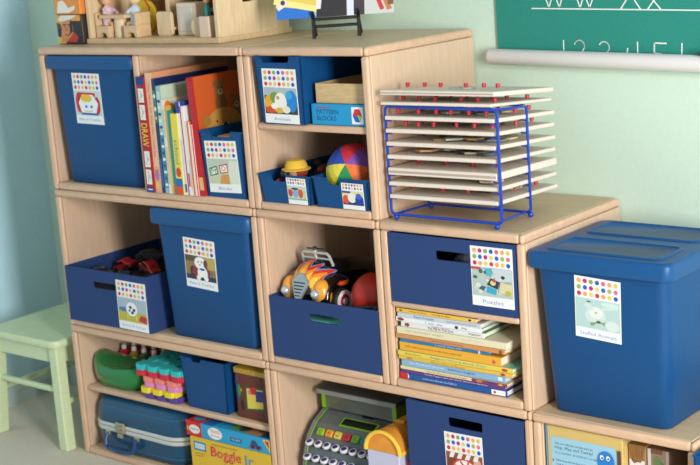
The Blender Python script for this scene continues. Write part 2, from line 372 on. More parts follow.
fabric_bin('navy fabric bin with a red swirl card on the bottom tier', 1.122, 1.4205, .0, .34, T, .318, (1.276, .305, .088, .021),
           (1.223, .156, .097, .126, '', PIC_FOOD, R(1)))

def open_bin(label, x0, x1, x0b, x1b, y0, dp, z0, h, notch, cd, rows=3, name='plastic_bin', m=BLUE):
    cx = (x0+x1)/2; t = thing(name, label, 'storage bin', (cx, y0, z0), group='small open blue plastic bins')
    a0, a1, b0, b1 = x0-cx, x1-cx, x0b-cx, x1b-cx; th = .003
    n0, n1, dr = notch; n0 -= cx; n1 -= cx
    tp = (a1-b1+b0-a0)/2*.7
    def yf(z): return tp*(1-z/h)
    poly = [(b0, 0), (b1, 0), (a1, h), (n1, h), (n1-.006, h-dr), (n0+.006, h-dr), (n0, h), (a0, h)]
    mb = MB(); mb.loft([[(u, yf(v), v) for u, v in poly], [(u, yf(v)+th, v) for u, v in poly]]); mb.build('front_panel', m, t)
    for s, (tx, bx) in ((1, (a0, b0)), (-1, (a1, b1))):
        lo = [(bx, tp, 0), (bx+s*th, tp, 0), (bx+s*th, dp-tp, 0), (bx, dp-tp, 0)]; hi = [(tx, 0, h), (tx+s*th, 0, h), (tx+s*th, dp, h), (tx, dp, h)]
        if s < 0: lo = [lo[1], lo[0], lo[3], lo[2]]; hi = [hi[1], hi[0], hi[3], hi[2]]
        mb = MB(); mb.hexa(lo, hi); mb.build('side_wall', m, t)
    mb = MB(); mb.hexa([(b0, dp-tp-th, 0), (b1, dp-tp-th, 0), (b1, dp-tp, 0), (b0, dp-tp, 0)], [(a0, dp-th, h), (a1, dp-th, h), (a1, dp, h), (a0, dp, h)]); mb.build('back_wall', m, t)
    mb = MB(); mb.box((b0+th, tp+th, .0), (b1-th, dp-tp-th, .003)); mb.build('bottom', m, t)
    mb = MB(); q = .0035
    pts = [(n0, -.001, h), (a0, -.001, h), (a0, dp, h), (a1, dp, h), (a1, -.001, h), (n1, -.001, h)]
    mb.tube(pts, .0022, 6); mb.build('rim', m, t, smooth=True)
    if cd:
        a, b, W, H, cap, pic, tilt = cd; Rm = Matrix.Rotation(-tilt, 3, 'Y')
        v = Vector((0, -tp, h)).normalized(); o = Vector((a-cx, yf(b-z0), b-z0))
        card(t, Pl(o, Rm @ Vector((1,0,0)), Rm @ v), W, H, cap, pic, rows)
    return t
open_bin('tall blue bin with animals card beside the pattern blocks box', .757, .893, .766, .888, .0, .30, .925, .148, (.775, .862, .012),
         (.775, .928, .10, .121, 'Animals', PIC_ANIM, R(-1.0)))
open_bin('blue bin with the wooden blocks card in front of bear book', .563, .697, .570, .692, .0, .17, Z2+T, .155, (.595, .665, .012),
         (.579, .757, .101, .122, 'Blocks', PIC_BLOCKS, R(1.6)))
open_bin('small low blue bin with the yellow hatted doll', .742, .896, .750, .890, -.002, .33, Z2+T, .064, (.778, .826, .014),
         (.826, Z2+T+.0012, .056, .060, '', PIC_FIG, R(-.5)), 2)
open_bin('small low blue bin with the multicoloured ball', .904, 1.0585, .911, 1.053, -.002, .33, Z2+T, .066, (.945, .985, .014),
         (.985, Z2+T+.0012, .060, .058, '', PIC_BALLS, R(-.5)), 2)
open_bin('tall blue bin with a top notch beside the brown box', .392, .547, .400, .538, .024, .30, .189, .132, (.429, .467, .008), None)
open_bin('blue bin on the floor right of the low unit', 1.812, 2.075, 1.824, 2.063, -.034, .34, 0.0, .352, (1.90, 1.98, .014), None)

# ------------------------------------------------------------------ upright books in the top tier
def ubook(label, xb, w, h, dp, y0, lean, spine, cover, marks=(), pages=PAPER, z0=Z2+T, back=None, face=()):
    """upright book: spine to the front; lean is the shift of the top to the left"""
    a = math.asin(lean/h) if lean else 0
    t = thing('picture_book', label, 'book', (xb+w, y0, z0), group='upright books in the top cubby', rot=(0, -a, 0))
    c = min(.0022, w*.22); sm = mat(spine, .5); cm = mat(cover, .45)
    mb = MB(); mb.box((-w, 0, 0), (0, c, h)); mb.build('spine', sm, t)
    mb = MB(); mb.box((-c, c, 0), (0, dp, h)); mb.build('cover', cm, t)
    mb = MB(); mb.box((-w, c, 0), (-w+c, dp, h)); mb.build('cover', mat(back or cover, .45), t)
    mb = MB(); mb.box((-w+c, c, .003), (-c, dp-.003, h-.003)); mb.build('pages', pages, t)
    if marks: art(t, 'spine_print', Pl((-w, 0, 0), (1,0,0), (0,0,1)), w, h, marks)
    if face: art(t, 'cover_print', Pl((0, 0, 0), (0,1,0), (0,0,1)), dp, h, face)
    return t
dr = [('r',0,.93,1,1,(25,60,130)),('r',0,0,1,.045,(25,60,130)),('t','DRAW',.12,.40,.76,.20,'v',(240,215,60)),('r',.2,.02,.8,.03,(230,230,230))]
for (z0, z1) in ((.63,.76),(.78,.90),(.22,.36),(.07,.20)):
    dr += [('r',.16,z0,.84,z1,(232,230,224)),('l',[(.3,z0+.02),(.6,z0+.07),(.4,z1-.02)],.0012,(120,120,120)),('e',.55,(z0+z1)/2,.14,.02,(190,190,190))]
ubook('red drawing book with DRAW in yellow letters on its spine', 0.3722, 0.0280, 0.280, .22, -.010, .0, (170,22,38), (170,22,38), dr)
tan = [('t','Why Noah the Wise Man Could Say',.25,.30,.45,.62,'v',(190,60,40)),('r',0,0,1,.22,(226,170,130)),('e',.5,.15,.4,.05,(170,120,170)),('e',.4,.06,.3,.03,(230,200,90))]
ubook('peach story book with red spine lettering beside red drawing book', 0.4007, 0.0195, 0.289, .26, -.006, .0, (232,190,150), (226,160,120), tan)
ubook('tall dark navy book with speckled spine beside the peach book', 0.4207, 0.0110, 0.275, .25, -.005, .0, (28,52,98), (22,44,92), [('r',.1,.62,.9,.9,(60,130,140)),('e',.5,.85,.35,.02,(230,230,210)),('e',.5,.74,.35,.02,(220,230,210)),('r',.1,.05,.9,.3,(60,100,150)),('e',.5,.66,.3,.015,(230,200,90))])
ubook('pale green patterned book showing its cover in front of navy book', 0.4322, 0.0145, 0.258, .22, -.004, .0, (150,190,195), (196,214,190), [('r',.1,.05,.9,.55,(60,140,170)),('r',.1,.6,.9,.95,(190,215,200))]+[('e',.5,.08+.06*i,.35,.015,[(230,235,230),(40,90,140)][i%2]) for i in range(14)], face=blob(30, [(120,160,110),(230,235,215),(150,185,150),(90,130,80)], 3, .02, .05))
ubook('white thin book with a multicoloured cover top in the row', 0.4472, 0.0100, 0.226, .20, -.006, .0, (226,224,214), (226,220,200), [('r',.1,.1,.9,.5,(210,200,170)),('r',.2,.6,.8,.9,(190,205,190))], face=[('e',.06,.93,.05,.06,(225,120,40)),('e',.12,.9,.05,.05,(90,150,80)),('r',0,.0,.3,.8,(214,205,170))])
ubook('thin ochre book in the middle of the row', 0.4577, 0.0080, 0.212, .20, -.006, .0, (214,170,80), (214,170,80), [('r',.2,.1,.8,.4,(230,200,120))])
ubook('thin teal book beside the yellow school book', 0.4662, 0.0110, 0.200, .19, -.007, .0, (38,140,130), (38,140,130), [('r',.2,.02,.8,.12,(210,90,50))])
ubook('yellow book with school lettered on its spine', 0.4777, 0.0215, 0.194, .19, -.008, .0, (228,212,80), (228,212,80), [('t','school',.2,.38,.6,.3,'v',(110,130,140)),('e',.5,.28,.38,.06,(205,70,60)),('r',0,0,1,.1,(220,80,40)),('r',0,.1,1,.2,(40,110,170))])
ubook('white spined book with a blue top band', 0.4997, 0.0125, 0.222, .20, -.005, .004, (232,234,238), (40,80,160), [('r',0,.88,1,1,(40,70,160)),('r',.3,.1,.7,.6,(200,210,225)),('r',.2,.03,.8,.12,(60,110,170))])
ubook('thin white book with a red stripe down its spine', 0.5127, 0.0125, 0.212, .20, -.005, .004, (236,236,236), (226,226,228), [('r',.0,.0,.3,1,(205,45,45)),('r',.4,.1,.8,.25,(210,80,60))])
ubook('thin white and orange spined book next to the bear book', 0.5257, 0.0125, 0.176, .19, -.006, .004, (232,228,222), (228,120,50), [('r',.5,0,1,1,(226,120,50)),('r',.1,.1,.4,.5,(200,205,210))])
ubook('thin white book with red edged spine squeezed beside the bear book', 0.5387, .0085, .170, .18, -.005, .004, (226,224,218), (220,60,60), [('r',.6,0,1,1,(196,60,60))])
bears = [('r',0,0,.03,1,(185,40,40))]
for (a, b, s) in ((.40,.86,.62), (.62,.73,.62)):
    bears += [('e',a,b,.13*s,.11*s,(150,108,62)),('e',a-.11*s,b+.09*s,.05*s,.04*s,(140,98,55)),('e',a+.11*s,b+.09*s,.05*s,.04*s,(140,98,55)),('e',a,b-.2*s,.14*s,.16*s,(128,92,52)),('e',a,b-.03*s,.06*s,.045*s,(205,170,115)),('e',a,b-.02*s,.022*s,.016*s,(40,25,20)),('e',a-.05*s,b+.03*s,.014*s,.012*s,(25,18,15)),('e',a+.05*s,b+.03*s,.014*s,.012*s,(25,18,15))]
bears += [('e',.40,.56,.27,.15,(190,138,62)),('e',.15,.62,.06,.05,(165,115,52)),('e',.42,.50,.09,.08,(222,196,140)),('e',.42,.56,.03,.022,(40,28,20)),('e',.3,.60,.012,.012,(40,28,20)),('r',.03,0,1,.42,(180,78,38))]
ubook('orange book with teddy bears on its cover leaning right of row', 0.5477, 0.0160, 0.279, .225, .0, .014, (178,32,48), (205,92,40), [('r',.1,.05,.9,.16,(220,190,120))], face=bears)

# ------------------------------------------------------------------ books lying in the middle tier
def fbook(label, z, th, xl, ln, dp, y0, spine, marks=(), top=None, rz=0, pages=PAPER):
    t = thing('picture_book', label, 'book', (xl+ln/2, y0, z), rz, group='picture books lying in a stack')
    c = min(.0016, th*.2); sm = mat(spine, .45); tm = mat(top or spine, .45); w = ln/2
    mb = MB(); mb.box((-w, 0, 0), (w, c*1.3, th)); mb.build('spine', sm, t, bevel=c*.6, seg=1)
    mb = MB(); mb.box((-w, c, th-c), (w, dp, th)); mb.build('cover', tm, t)
    mb = MB(); mb.box((-w, c, 0), (w, dp, c)); mb.build('cover', tm, t)
    mb = MB(); mb.box((-w+.003, c, c), (w-.003, dp-.003, th-c)); mb.build('pages', pages, t)
    if marks: art(t, 'spine_print', Pl((-w, 0, 0), (1,0,0), (0,0,1)), ln, th, marks)
    return t
bk = [ # from the bottom: thickness, x-left, length, y0, colour, marks, label
 (.0140, 1.104, .275, .004, (25,84,158), [('r',0,0,.075,1,(205,40,50)),('p',[(.075,0),(.09,.5),(.075,1)],(235,235,235)),('t','Little Storybook CLASSICS',.22,.32,.32,.36,(200,215,235)),('r',.86,.12,.985,.88,(236,238,240)),('e',.89,.5,.012,.22,(205,60,70))], 'blue book with red spine end at the stack bottom', None),
 (.0075, 1.107, .268, .003, (92,58,128), [('t','Purple Puppy Tales and Other Stories for Bedtime',.24,.2,.6,.6,(215,205,225))], 'purple spined book second from the stack bottom', None),
 (.0075, 1.106, .276, .002, (226,214,160), [('t','How Do Dinosaurs Say Good Night?',.26,.15,.38,.65,(170,110,50)),('r',.68,0,1,1,(130,60,80)),('e',.75,.5,.03,.4,(200,120,60)),('e',.86,.5,.04,.4,(90,50,120)),('e',.94,.5,.02,.3,(210,170,70))], 'cream spined book with a maroon spine end in stack', (205,170,130)),
 (.0155, 1.109, .268, .004, (136,178,216), [('t','The Nursery Collection',.08,.32,.34,.42,(232,240,248)),('t','Shirley Hughes',.46,.36,.26,.34,(50,70,110)),('r',.93,.25,.97,.75,(230,235,240))], 'light blue thick book in the stack', None),
 (.0080, 1.105, .292, .000, (222,186,72), [('e',.1,.5,.03,.3,(180,140,50)),('t','Best Word Book',.3,.2,.3,.6,(190,140,40)),('e',.92,.5,.02,.35,(180,60,50))], 'mustard spined thin book above the light blue book', (214,180,80)),
 (.0105, 1.103, .295, .001, (226,204,84), [('t','Busy Barry',.07,.3,.14,.4,(120,110,50)),('t','Biggest Word Book Ever',.30,.25,.48,.5,(90,150,170)),('e',.93,.5,.025,.3,(200,60,50))], 'yellow spined word book with teal lettering', (120,190,170)),
 (.0190, 1.107, .262, .003, (232,172,52), [('t','Who lives in your house & who lives in the sea?',.06,.42,.56,.24,(120,70,30)),('e',.93,.42,.016,.2,(205,80,90))], 'thick orange yellow book in the middle of the stack', None),
 (.0085, 1.109, .230, .005, (38,124,186), [('t','a small blue tale',.4,.25,.3,.5,(180,215,235)),('r',.88,0,.9,1,(220,225,230))], 'bright blue thin book above the thick orange book', None),
 (.0095, 1.101, .280, .000, (208,142,78), [('t','Something from Nothing',.33,.25,.3,.5,(150,90,140)),('r',.95,.1,.975,.9,(120,80,60))], 'terracotta spined book in the stack', (200,150,100)),
 (.0150, 1.103, .282, .002, (226,218,186), [('t','THE  VELVETEEN  RABBIT',.08,.45,.36,.2,(170,160,130)),('t','classic story',.6,.45,.2,.2,(190,180,150))], 'thick cream spined book in the stack', None),
 (.0115, 1.113, .215, .006, (226,226,226), [('t','Put Me In The Zoo',.34,.2,.30,.5,(40,40,45)),('t','happy songs',.38,.62,.2,.3,(205,60,60)),('t','Beginner',.82,.3,.14,.4,(60,60,60)),('e',.08,.5,.03,.35,(150,60,60))], 'white spined book with black and red lettering', (110,160,120)),
 (.0100, 1.101, .222, .004, (234,236,238), [('t','I am six',.36,.25,.2,.5,(40,150,200)),('e',.06,.5,.04,.35,(150,60,60)),('e',.72,.5,.02,.35,(60,60,80)),('t','Big',.78,.3,.06,.4,(80,80,80))], 'white spined book with cyan lettering in the stack', (60,130,90)),
 (.0095, 1.107, .216, .003, (196,206,216), [('t','Farm Friends',.21,.2,.24,.6,(60,110,170)),('r',.6,.3,.95,.7,(170,180,190))], 'pale grey book with blue lettering near the stack top', None),
 (.0095, 1.104, .208, .004, (236,190,76), [('t','Honey the Bear',.17,.3,.22,.4,(70,50,30)),('t','The Big Fat Bear',.45,.3,.24,.4,(70,50,30)),('r',.88,.2,.97,.8,(225,205,150)),('e',.92,.5,.02,.25,(60,50,40)),('e',.06,.5,.02,.25,(140,100,40))], 'yellow orange book with bear titles on the stack top', (150,60,40)),
]
z = Z1+T
dps = [.25,.235,.24,.235,.25,.25,.235,.20,.25,.25,.20,.205,.20,.195]
rzs = [.0,.008,-.006,.004,-.004,.006,0,.01,-.006,.003,.012,-.008,.006,.0]
for i, (th, xl, ln, y0, c, mk, lb, tp) in enumerate(bk):
    fbook(lb, z+.0001, th, xl+.002, ln, dps[i], y0+.004, c, mk, tp, rzs[i]*.6); z += th+.0002

# ------------------------------------------------------------------ things on the shelf of the top tier unit
t = thing('pattern_blocks_box', 'cyan pattern blocks box under a wooden tray', 'box', (.974, .018, .925))
mb = MB(); mb.box((-.075, 0, 0), (.077, .20, .046)); mb.build('carton', mat((28,150,205), .45), t, bevel=.001, seg=1)
art(t, 'front_print', Pl((-.075, 0, 0), (1,0,0), (0,0,1)), .152, .046, [('t','PATTERN',.10,.52,.40,.22,(20,70,120)),('t','BLOCKS',.10,.22,.36,.22,(20,70,120)),('r',.10,.80,.36,.85,(170,60,90)),
    ('r',.745,.10,.955,.90,(232,236,236)),('p',[(.765,.5),(.807,.80),(.893,.80),(.935,.5)],(210,40,55)),('p',[(.765,.5),(.807,.20),(.893,.20),(.85,.5)],(30,90,190)),('p',[(.85,.5),(.893,.20),(.935,.5)],(150,200,60))])
t = thing('wooden_block_tray', 'wooden tray on top of the cyan pattern blocks box', 'tray', (.974, .026, .9715))
mb = MB()
for a, b in (((-.066,0,0),(.070,.005,.043)), ((-.066,.175,0),(.070,.18,.043)), ((-.066,.005,0),(-.061,.175,.043)), ((.065,.005,0),(.070,.175,.043)), ((-.061,.005,0),(.065,.175,.004))):
    mb = MB(); mb.box(a, b); mb.build('tray_board', mat((206,176,128), .5, .14, 20, .05, (1.5, 6, 8)), t, bevel=.0008, seg=1)

# ball with coloured gores
def gore_ball(name, label, c, r, cols, axis, spin, cat='ball'):
    mb = MB(); n = 24; m = 12; q = Vector(axis).normalized().to_track_quat('Z', 'Y').to_matrix(); per = n//len(cols)
    P = lambda i, k: q @ Vector((r*math.sin(math.pi*i/m)*math.cos(spin+2*math.pi*k/n), r*math.sin(math.pi*i/m)*math.sin(spin+2*math.pi*k/n), r*math.cos(math.pi*i/m)))
    for k in range(n):
        mb.use(mat(cols[k//per], .6))
        for i in range(m):
            a, b, c_, d = P(i, k), P(i+1, k), P(i+1, k+1), P(i, k+1)
            mb.add([a, b, c_], [(0, 1, 2)]) if i == 0 else (mb.add([a, b, d], [(0, 1, 2)]) if i == m-1 else mb.add([a, b, c_, d], [(0, 1, 2, 3)]))
    o = mb.build(name, None, None, loc=c, smooth=True); tag(o, label, cat); return o
gore_ball('play_ball', 'ball with bright coloured segments in the small low bin', (.962, .074, .813), .0635,
          [(200,40,60),(40,70,165),(225,212,70),(35,140,80),(235,110,45),(125,75,165)], (.30, -.78, .42), 1.0)
# doll with yellow hat
t = thing('doll', 'little doll with a yellow sun hat in the small blue bin', 'doll', (.812, .050, .7495), -.6)
mb = MB(); mb.lathe([(.010,0),(.022,.004),(.020,.03),(.010,.044)], 14); mb.build('dress', mat((200,50,70), .7), t, smooth=True)
mb = MB(); mb.ball((0,0,.062), .021, .021, .020); mb.build('head', SKIN, t, smooth=True)
mb = MB(); mb.ball((0,.006,.063), .0245, .021, .0215); mb.build('hair', mat((170,60,40), .8), t, smooth=True)
for sx in (-1, 1): MB().ball((sx*.008,-.020,.064), .0028, n=8, m=5).build('eye', BLACK, t, smooth=True)
mb = MB(); mb.lathe([(.001,.066),(.033,.0655),(.0335,.068),(.026,.0705),(.025,.078),(.019,.087),(.008,.090)], 20); mb.build('hat', mat((228,186,60), .7), t, smooth=True)
for sx in (-1, 1): MB().tube([(sx*.016,0,.036),(sx*.027,-.006,.024),(sx*.028,-.012,.014)], [.006,.005,.004], 6).build('arm', SKIN, t, smooth=True)
# black and red figure leaning in the same bin
t = thing('toy_figure', 'black and red toy figure leaning out of the small bin', 'toy figure', (.775, .040, .7505), .4, rot=(R(20), R(18), .3))
mb = MB(); mb.tube([(0,0,0),(0,0,.02),(0,0,.045),(0,0,.055)], [.009,.012,.011,.005], 8); mb.build('torso', mat((25,25,30), .6), t, smooth=True)
mb = MB(); mb.ball((0,0,.064), .011, n=10, m=7); mb.build('head', mat((30,26,28), .5), t, smooth=True)
MB().tube([(.010,-.004,.048),(.018,-.010,.036),(.012,-.018,.026)], .0042, 6).build('arm', mat((190,40,45), .6), t, smooth=True)
MB().tube([(-.010,-.004,.048),(-.018,-.010,.038),(-.020,-.014,.020)], .0042, 6).build('arm', mat((190,40,45), .6), t, smooth=True)
mb = MB(); mb.tube([(0,-.010,.038),(0,-.012,.02)], .004, 6); mb.build('shirt_front', mat((230,225,220), .6), t, smooth=True)
# small animals and clutter in the two low bins
def quad_toy(c, s):
    t = thing('toy_animal', 'x', 'toy animal', (0,0,0)); m = mat(c, .6)
    mb = MB(); mb.ball((0,0,.024*s), .026*s, .013*s, .013*s, 10, 7); mb.build('body', m, t, smooth=True)
    mb = MB(); mb.ball((.028*s,0,.036*s), .012*s, .009*s, .009*s, 8, 6); mb.build('head', m, t, smooth=True)
    for a in (-1, 1):
        for b in (-1, 1):
            mb = MB(); mb.tube([(a*.016*s,b*.007*s,.02*s),(a*.017*s,b*.008*s,0)], [.005*s,.004*s], 6); mb.build('leg', m, t)
    return t
rd = random.Random(11)
bincs = [((45,55,50),'dark green'),((160,50,60),'dull red'),((60,80,60),'olive green'),((40,60,90),'slate blue'),((190,185,170),'pale grey'),((50,45,45),'charcoal'),((110,125,70),'moss green')]
protos = {}
n = 0
for (bx0, bx1, where) in ((.770, .875, 'doll'), (.925, 1.040, 'ball')):
    for i in range(7):
        c, cn = bincs[n % 7]; n += 1
        x = bx0+(bx1-bx0)*((i % 3)+.5)/3+rd.uniform(-.01, .01); y = .165+.042*(i//3 % 3)+rd.uniform(-.008, .008); zz = Z2+T+.018
        lb = '%s toy animal heaped in the low bin behind the %s' % (cn, where); gr = 'toy animals in the low bins'
        rot = (rd.uniform(-.5,.5), rd.uniform(-.5,.5), rd.uniform(0,6))
        if c not in protos:
            o = quad_toy(c, 1.15); protos[c] = o; o.location = (x, y, zz); o.rotation_euler = rot; o['label'] = lb; o['group'] = gr
        else: dup(protos[c], (x, y, zz), label=lb, group=gr, rot=rot)
# something red in the tall animals bin
for i, (x, y, c, cn) in enumerate(((.812,.06,(205,70,50),'orange red'),(.84,.06,(60,110,60),'green'),(.80,.10,(120,80,50),'brown'),(.85,.13,(210,180,60),'yellow'))):
    a = quad_toy(c, 1.2); a.location = (x+.006, y+.03*i, .929+(.085 if i == 0 else .002)); a.rotation_euler = (0, 0, .6+.2*i)
    a['label'] = '%s toy animal inside the tall animals bin' % cn; a['group'] = 'toy animals in the tall bin'
for i, (c, cn) in enumerate((((196,150,185),'mauve'),((206,170,110),'natural wood'),((60,120,90),'green'))):
    mb = MB(); mb.box((-.018,-.02,0), (.018,.02,.136-.012*abs(i-1)))
    o = mb.build('toy_block', mat(c, .6), None, loc=((.644, .604, .676)[i], .045+.008*i, Z2+T+.0033), bevel=.002, seg=1)
    tag(o, '%s upright toy plank inside the blocks bin' % cn, 'block', 'toy planks in the blocks bin')

# ------------------------------------------------------------------ toy cars heaped in the fabric bin
def toy_car(c):
    t = thing('toy_car', 'x', 'toy car', (0,0,0)); m = mat(c, .3, coat=.4)
    mb = MB(); mb.prism([(-.036,.006),(.036,.006),(.038,.016),(.022,.020),(.012,.030),(-.016,.030),(-.026,.020),(-.038,.018)], -.015, .015, 'y'); mb.build('body', m, t, bevel=.002, seg=1)
    mb = MB(); mb.prism([(.017,.0205),(.0105,.0285),(-.0145,.0285),(-.021,.0205)], -.0156, .0156, 'y'); mb.build('window', BLACK, t)
    for a in (-.022, .022):
        for b in (-.0165, .0165):
            mb = MB(); mb.prism([(a+.008*math.cos(k*math.pi/5), .008+.008*math.sin(k*math.pi/5)) for k in range(10)], b-.003, b+.003, 'y'); mb.build('wheel', mat((22,22,24), .7), t)
    return t
carcs = [((22,22,26),'black'),((175,35,40),'red'),((45,48,54),'charcoal'),((200,202,205),'silver'),((90,65,130),'purple'),((120,165,60),'lime green'),((30,32,40),'blue black')]
prot = {}
rd = random.Random(3)
t = thing('dark_cloth', 'dark cloth lining heaped under the toy cars', 'cloth', (.177, .158, Z1+T+.0045))
mb = MB(); rings = []
for zz, q in ((0, .96), (.03, 1), (.07, .98), (.092, .90), (.100, .6)):
    rings.append([(p[0]*q+rd.uniform(-.003, .003)*(q < 1), p[1]*q, zz+rd.uniform(-.003, .003)*(0 < zz)) for p in rrect(.298, .31, .03, 0)])
mb.loft(rings); mb.build('cloth_heap', mat((34, 34, 42), .9, .3, 40, .4), t, smooth=True, ang=80)
spots = [(.075,.060,'front left corner'),(.178,.050,'front middle'),(.285,.058,'front right corner'),(.080,.150,'left side'),(.180,.140,'centre'),(.285,.150,'right side'),(.080,.245,'back left corner'),(.182,.240,'back middle'),(.285,.248,'back right corner'),(.235,.095,'label card, on top'),(.245,.19,'right side, on top'),(.13,.19,'middle, on top')]
for k, (x, y, where) in enumerate(spots):
    c, cn = [carcs[0], carcs[2], carcs[0], carcs[1], carcs[0], carcs[4], carcs[6], carcs[3], carcs[5], carcs[1], carcs[0], carcs[2]][k]
    zz = Z1+T+.1045+(.020 if k > 8 else (.0 if 0 < k else -.004)); rot = (rd.uniform(-.25,.25), rd.uniform(-.3,.3), rd.uniform(-1.2,1.2))
    lb = '%s toy car heaped in the soccer card bin, %s' % (cn, where); gr = 'toy cars in the fabric bin'
    if c not in prot:
        o = toy_car(c); prot[c] = o; o.location = (x, y, zz); o.rotation_euler = rot; o['label'] = lb; o['group'] = gr
    else: dup(prot[c], (x, y, zz), label=lb, group=gr, rot=rot)

# ------------------------------------------------------------------ puzzle rack with peg puzzles on the middle tier
RB = mat((16, 62, 176), .35, coat=.3)
t = thing('puzzle_rack', 'blue wire puzzle rack standing on the middle tier', 'rack', (0, 0, Z2))
def rloop(x0, x1, z0, z1, y, r=.010):
    pts = []
    for cx, cz, a0 in ((x1-r, z0+r, -90), (x1-r, z1-r, 0), (x0+r, z1-r, 90), (x0+r, z0+r, 180)):
        for k in range(5): a = R(a0+k*22.5); pts.append((cx+r*math.cos(a), y, cz+r*math.sin(a)))
    return pts
FX0, FX1, FY0, FY1 = 1.0965, 1.377, .026, .150
BX1, DROP = 1.366, .009
mb = MB(); mb.tube(rloop(FX0, FX1, .012, .242, FY0), .0034, 8, True); mb.build('wire_loop', RB, t, smooth=True)
mb = MB(); mb.tube(rloop(FX0+.004, BX1, .010, .242-DROP, FY1), .0030, 8, True); mb.build('wire_loop', RB, t, smooth=True)
mb = MB(); mb.tube([(FX0+.010, FY0, .0125), (FX0+.014, FY1, .0105)], .0026, 8); mb.build('cross_wire', RB, t, smooth=True)
mb = MB(); mb.tube([(FX1-.012, FY0, .0125), (BX1-.012, FY1, .0105)], .0026, 8); mb.build('cross_wire', RB, t, smooth=True)
mb = MB(); mb.tube([(FX0+.010, FY0, .2415), (FX0+.014, FY1, .2415-DROP)], .0026, 8); mb.build('cross_wire', RB, t, smooth=True)
mb = MB(); mb.tube([(FX1-.010, FY0, .2415), (FX1+.003, FY0+.035, .2400), (BX1+.004, FY1-.012, .2415-DROP), (BX1-.010, FY1, .2415-DROP)], .0026, 8); mb.build('cross_wire', RB, t, smooth=True)
for x in (FX0+.013, FX1-.012):
    for y in (FY0, FY1):
        mb = MB(); mb.ball((x, y, .0058), .0062, n=10, m=8); mb.build('foot', RB, t, smooth=True)
BOARDC = mat((224, 213, 200), .55, .05, 40, .03, (1, 8, 8)); PEG = mat((196, 26, 52), .35, coat=.3)
lev = [.046, .0735, .099, .131, .158, .186, .213]
RUNGS = []
bn = ['farm pieces', 'sand coloured pieces', 'thick frame', 'dark pieces', 'grey pieces', 'red pegs and tan inlay', 'red pegs and cream inlay']
def puzzle(label, z, th, pegs, pieces, x0=1.1045, w=.266, y0=.013, dp=.243, rz=R(2.6), tilt=0, seed=0, drop=3.4, band=None):
    p = thing('peg_puzzle', label, 'puzzle', (x0, y0, z), group='wooden puzzles in the wire rack', rot=(R(-drop), tilt, rz))
    rd = random.Random(seed)
    mb = MB(); mb.box((0, 0, 0), (w, dp, th)); mb.build('board', BOARDC, p, bevel=.0015, seg=1)
    if band:
        mb = MB(); mb.box((.001, -.0004, th*.30), (w-.001, .0, th*.62)); mb.build('frame_groove', mat((176, 160, 148), .6), p)
    cs = [(206,190,160),(120,130,128),(58,62,66),(168,176,160),(190,150,100),(88,96,110)]
    for i in range(pieces):
        a, b = .03+(w-.1)*rd.random(), .02+(dp-.10)*rd.random(); q = rd.uniform(0, 3)
        mb = MB(); k = 7; rr = rd.uniform(.02, .036)
        mb.prism([(rr*rd.uniform(.7, 1.15)*math.cos(j*2*math.pi/k), rr*rd.uniform(.6, 1)*math.sin(j*2*math.pi/k)) for j in range(k)], 0, .004, 'z')
        mb.build('puzzle_piece', mat(cs[(i+seed) % 6], .6), p, loc=(max(.04, min(w-.04, a+.03)), max(.04, min(dp-.04, b+.03)), th+.0002+.0006*i), rot=(0, 0, q))
    for (a, b) in pegs:
        mb = MB(); mb.lathe([(.0038, 0), (.0038, .003), (.0046, .004), (.0047, .0080), (.0036, .0092)], 10); mb.build('peg', PEG, p, loc=(a*w, b*dp, th+(.0045 if pieces else 0)), smooth=True)
    return p
def pegrow(seed, n, rows):
    rd = random.Random(seed); return [((i+.5)/n+rd.uniform(-.04, .04), y+rd.uniform(-.03, .03)) for y in rows for i in range(n)]
specs = [ # label, level, thickness, pegs, pieces
 ('cream puzzle board with red pegs, lowest in the rack', .046, .0085, pegrow(1, 4, (.2, .5, .8)), 4, None),
 ('puzzle board of loose pale pieces, second lowest in rack', .0735, .0085, [], 7, None),
 ('thick framed puzzle board with few red pegs in the rack', .0965, .0150, pegrow(3, 4, (.3,)), 0, True),
 ('puzzle board of loose dark pieces above the thick framed board', .1305, .0085, [], 8, None),
 ('puzzle board of brown and black pieces in the rack middle', .1580, .0085, [], 7, None),
 ('peg puzzle board second below the rack top wire', .1855, .0085, pegrow(6, 6, (.12, .45, .8)), 4, None),
 ('peg puzzle board just below the rack top wire', .2125, .0085, pegrow(7, 6, (.12, .45, .8)), 4, None),
]
for i, (lb, zz, th, pg, pc, band) in enumerate(specs):
    dr_ = [2.2, 2.6, 2.2, 3.6, 3.8, 4.0, 4.2][i]
    puzzle(lb, Z2+zz+.003, th, pg, pc, seed=i, band=band, rz=R(2.6+(.5 if i % 2 else -.4)), drop=dr_)
    for y, xa, xb in ((FY0, FX0, FX1), (FY1, FX0+.004, BX1)):
        zr = zz+.003-.0026-(y-.016)*math.tan(R(dr_))
        for xs, sg in ((xa, 1), (xb, -1)):
            mb = MB(); mb.tube([(xs, y, zr-.001), (xs+sg*.016, y, zr-.0002)], .0018, 6); mb.build('board_peg', RB, t)
puzzle('thin puzzle board resting on the rack top wire', Z2+.2475, .0065, pegrow(8, 6, (.22, .75)), 0, x0=1.100, w=.268, y0=.008, seed=8, drop=5.0)
puzzle('topmost puzzle board of the rack with small red pegs', Z2+.2690, .0095, pegrow(9, 6, (.3,)), 1, x0=1.103, w=.274, y0=.004, seed=9, band=True, rz=R(3.0), drop=5.3)

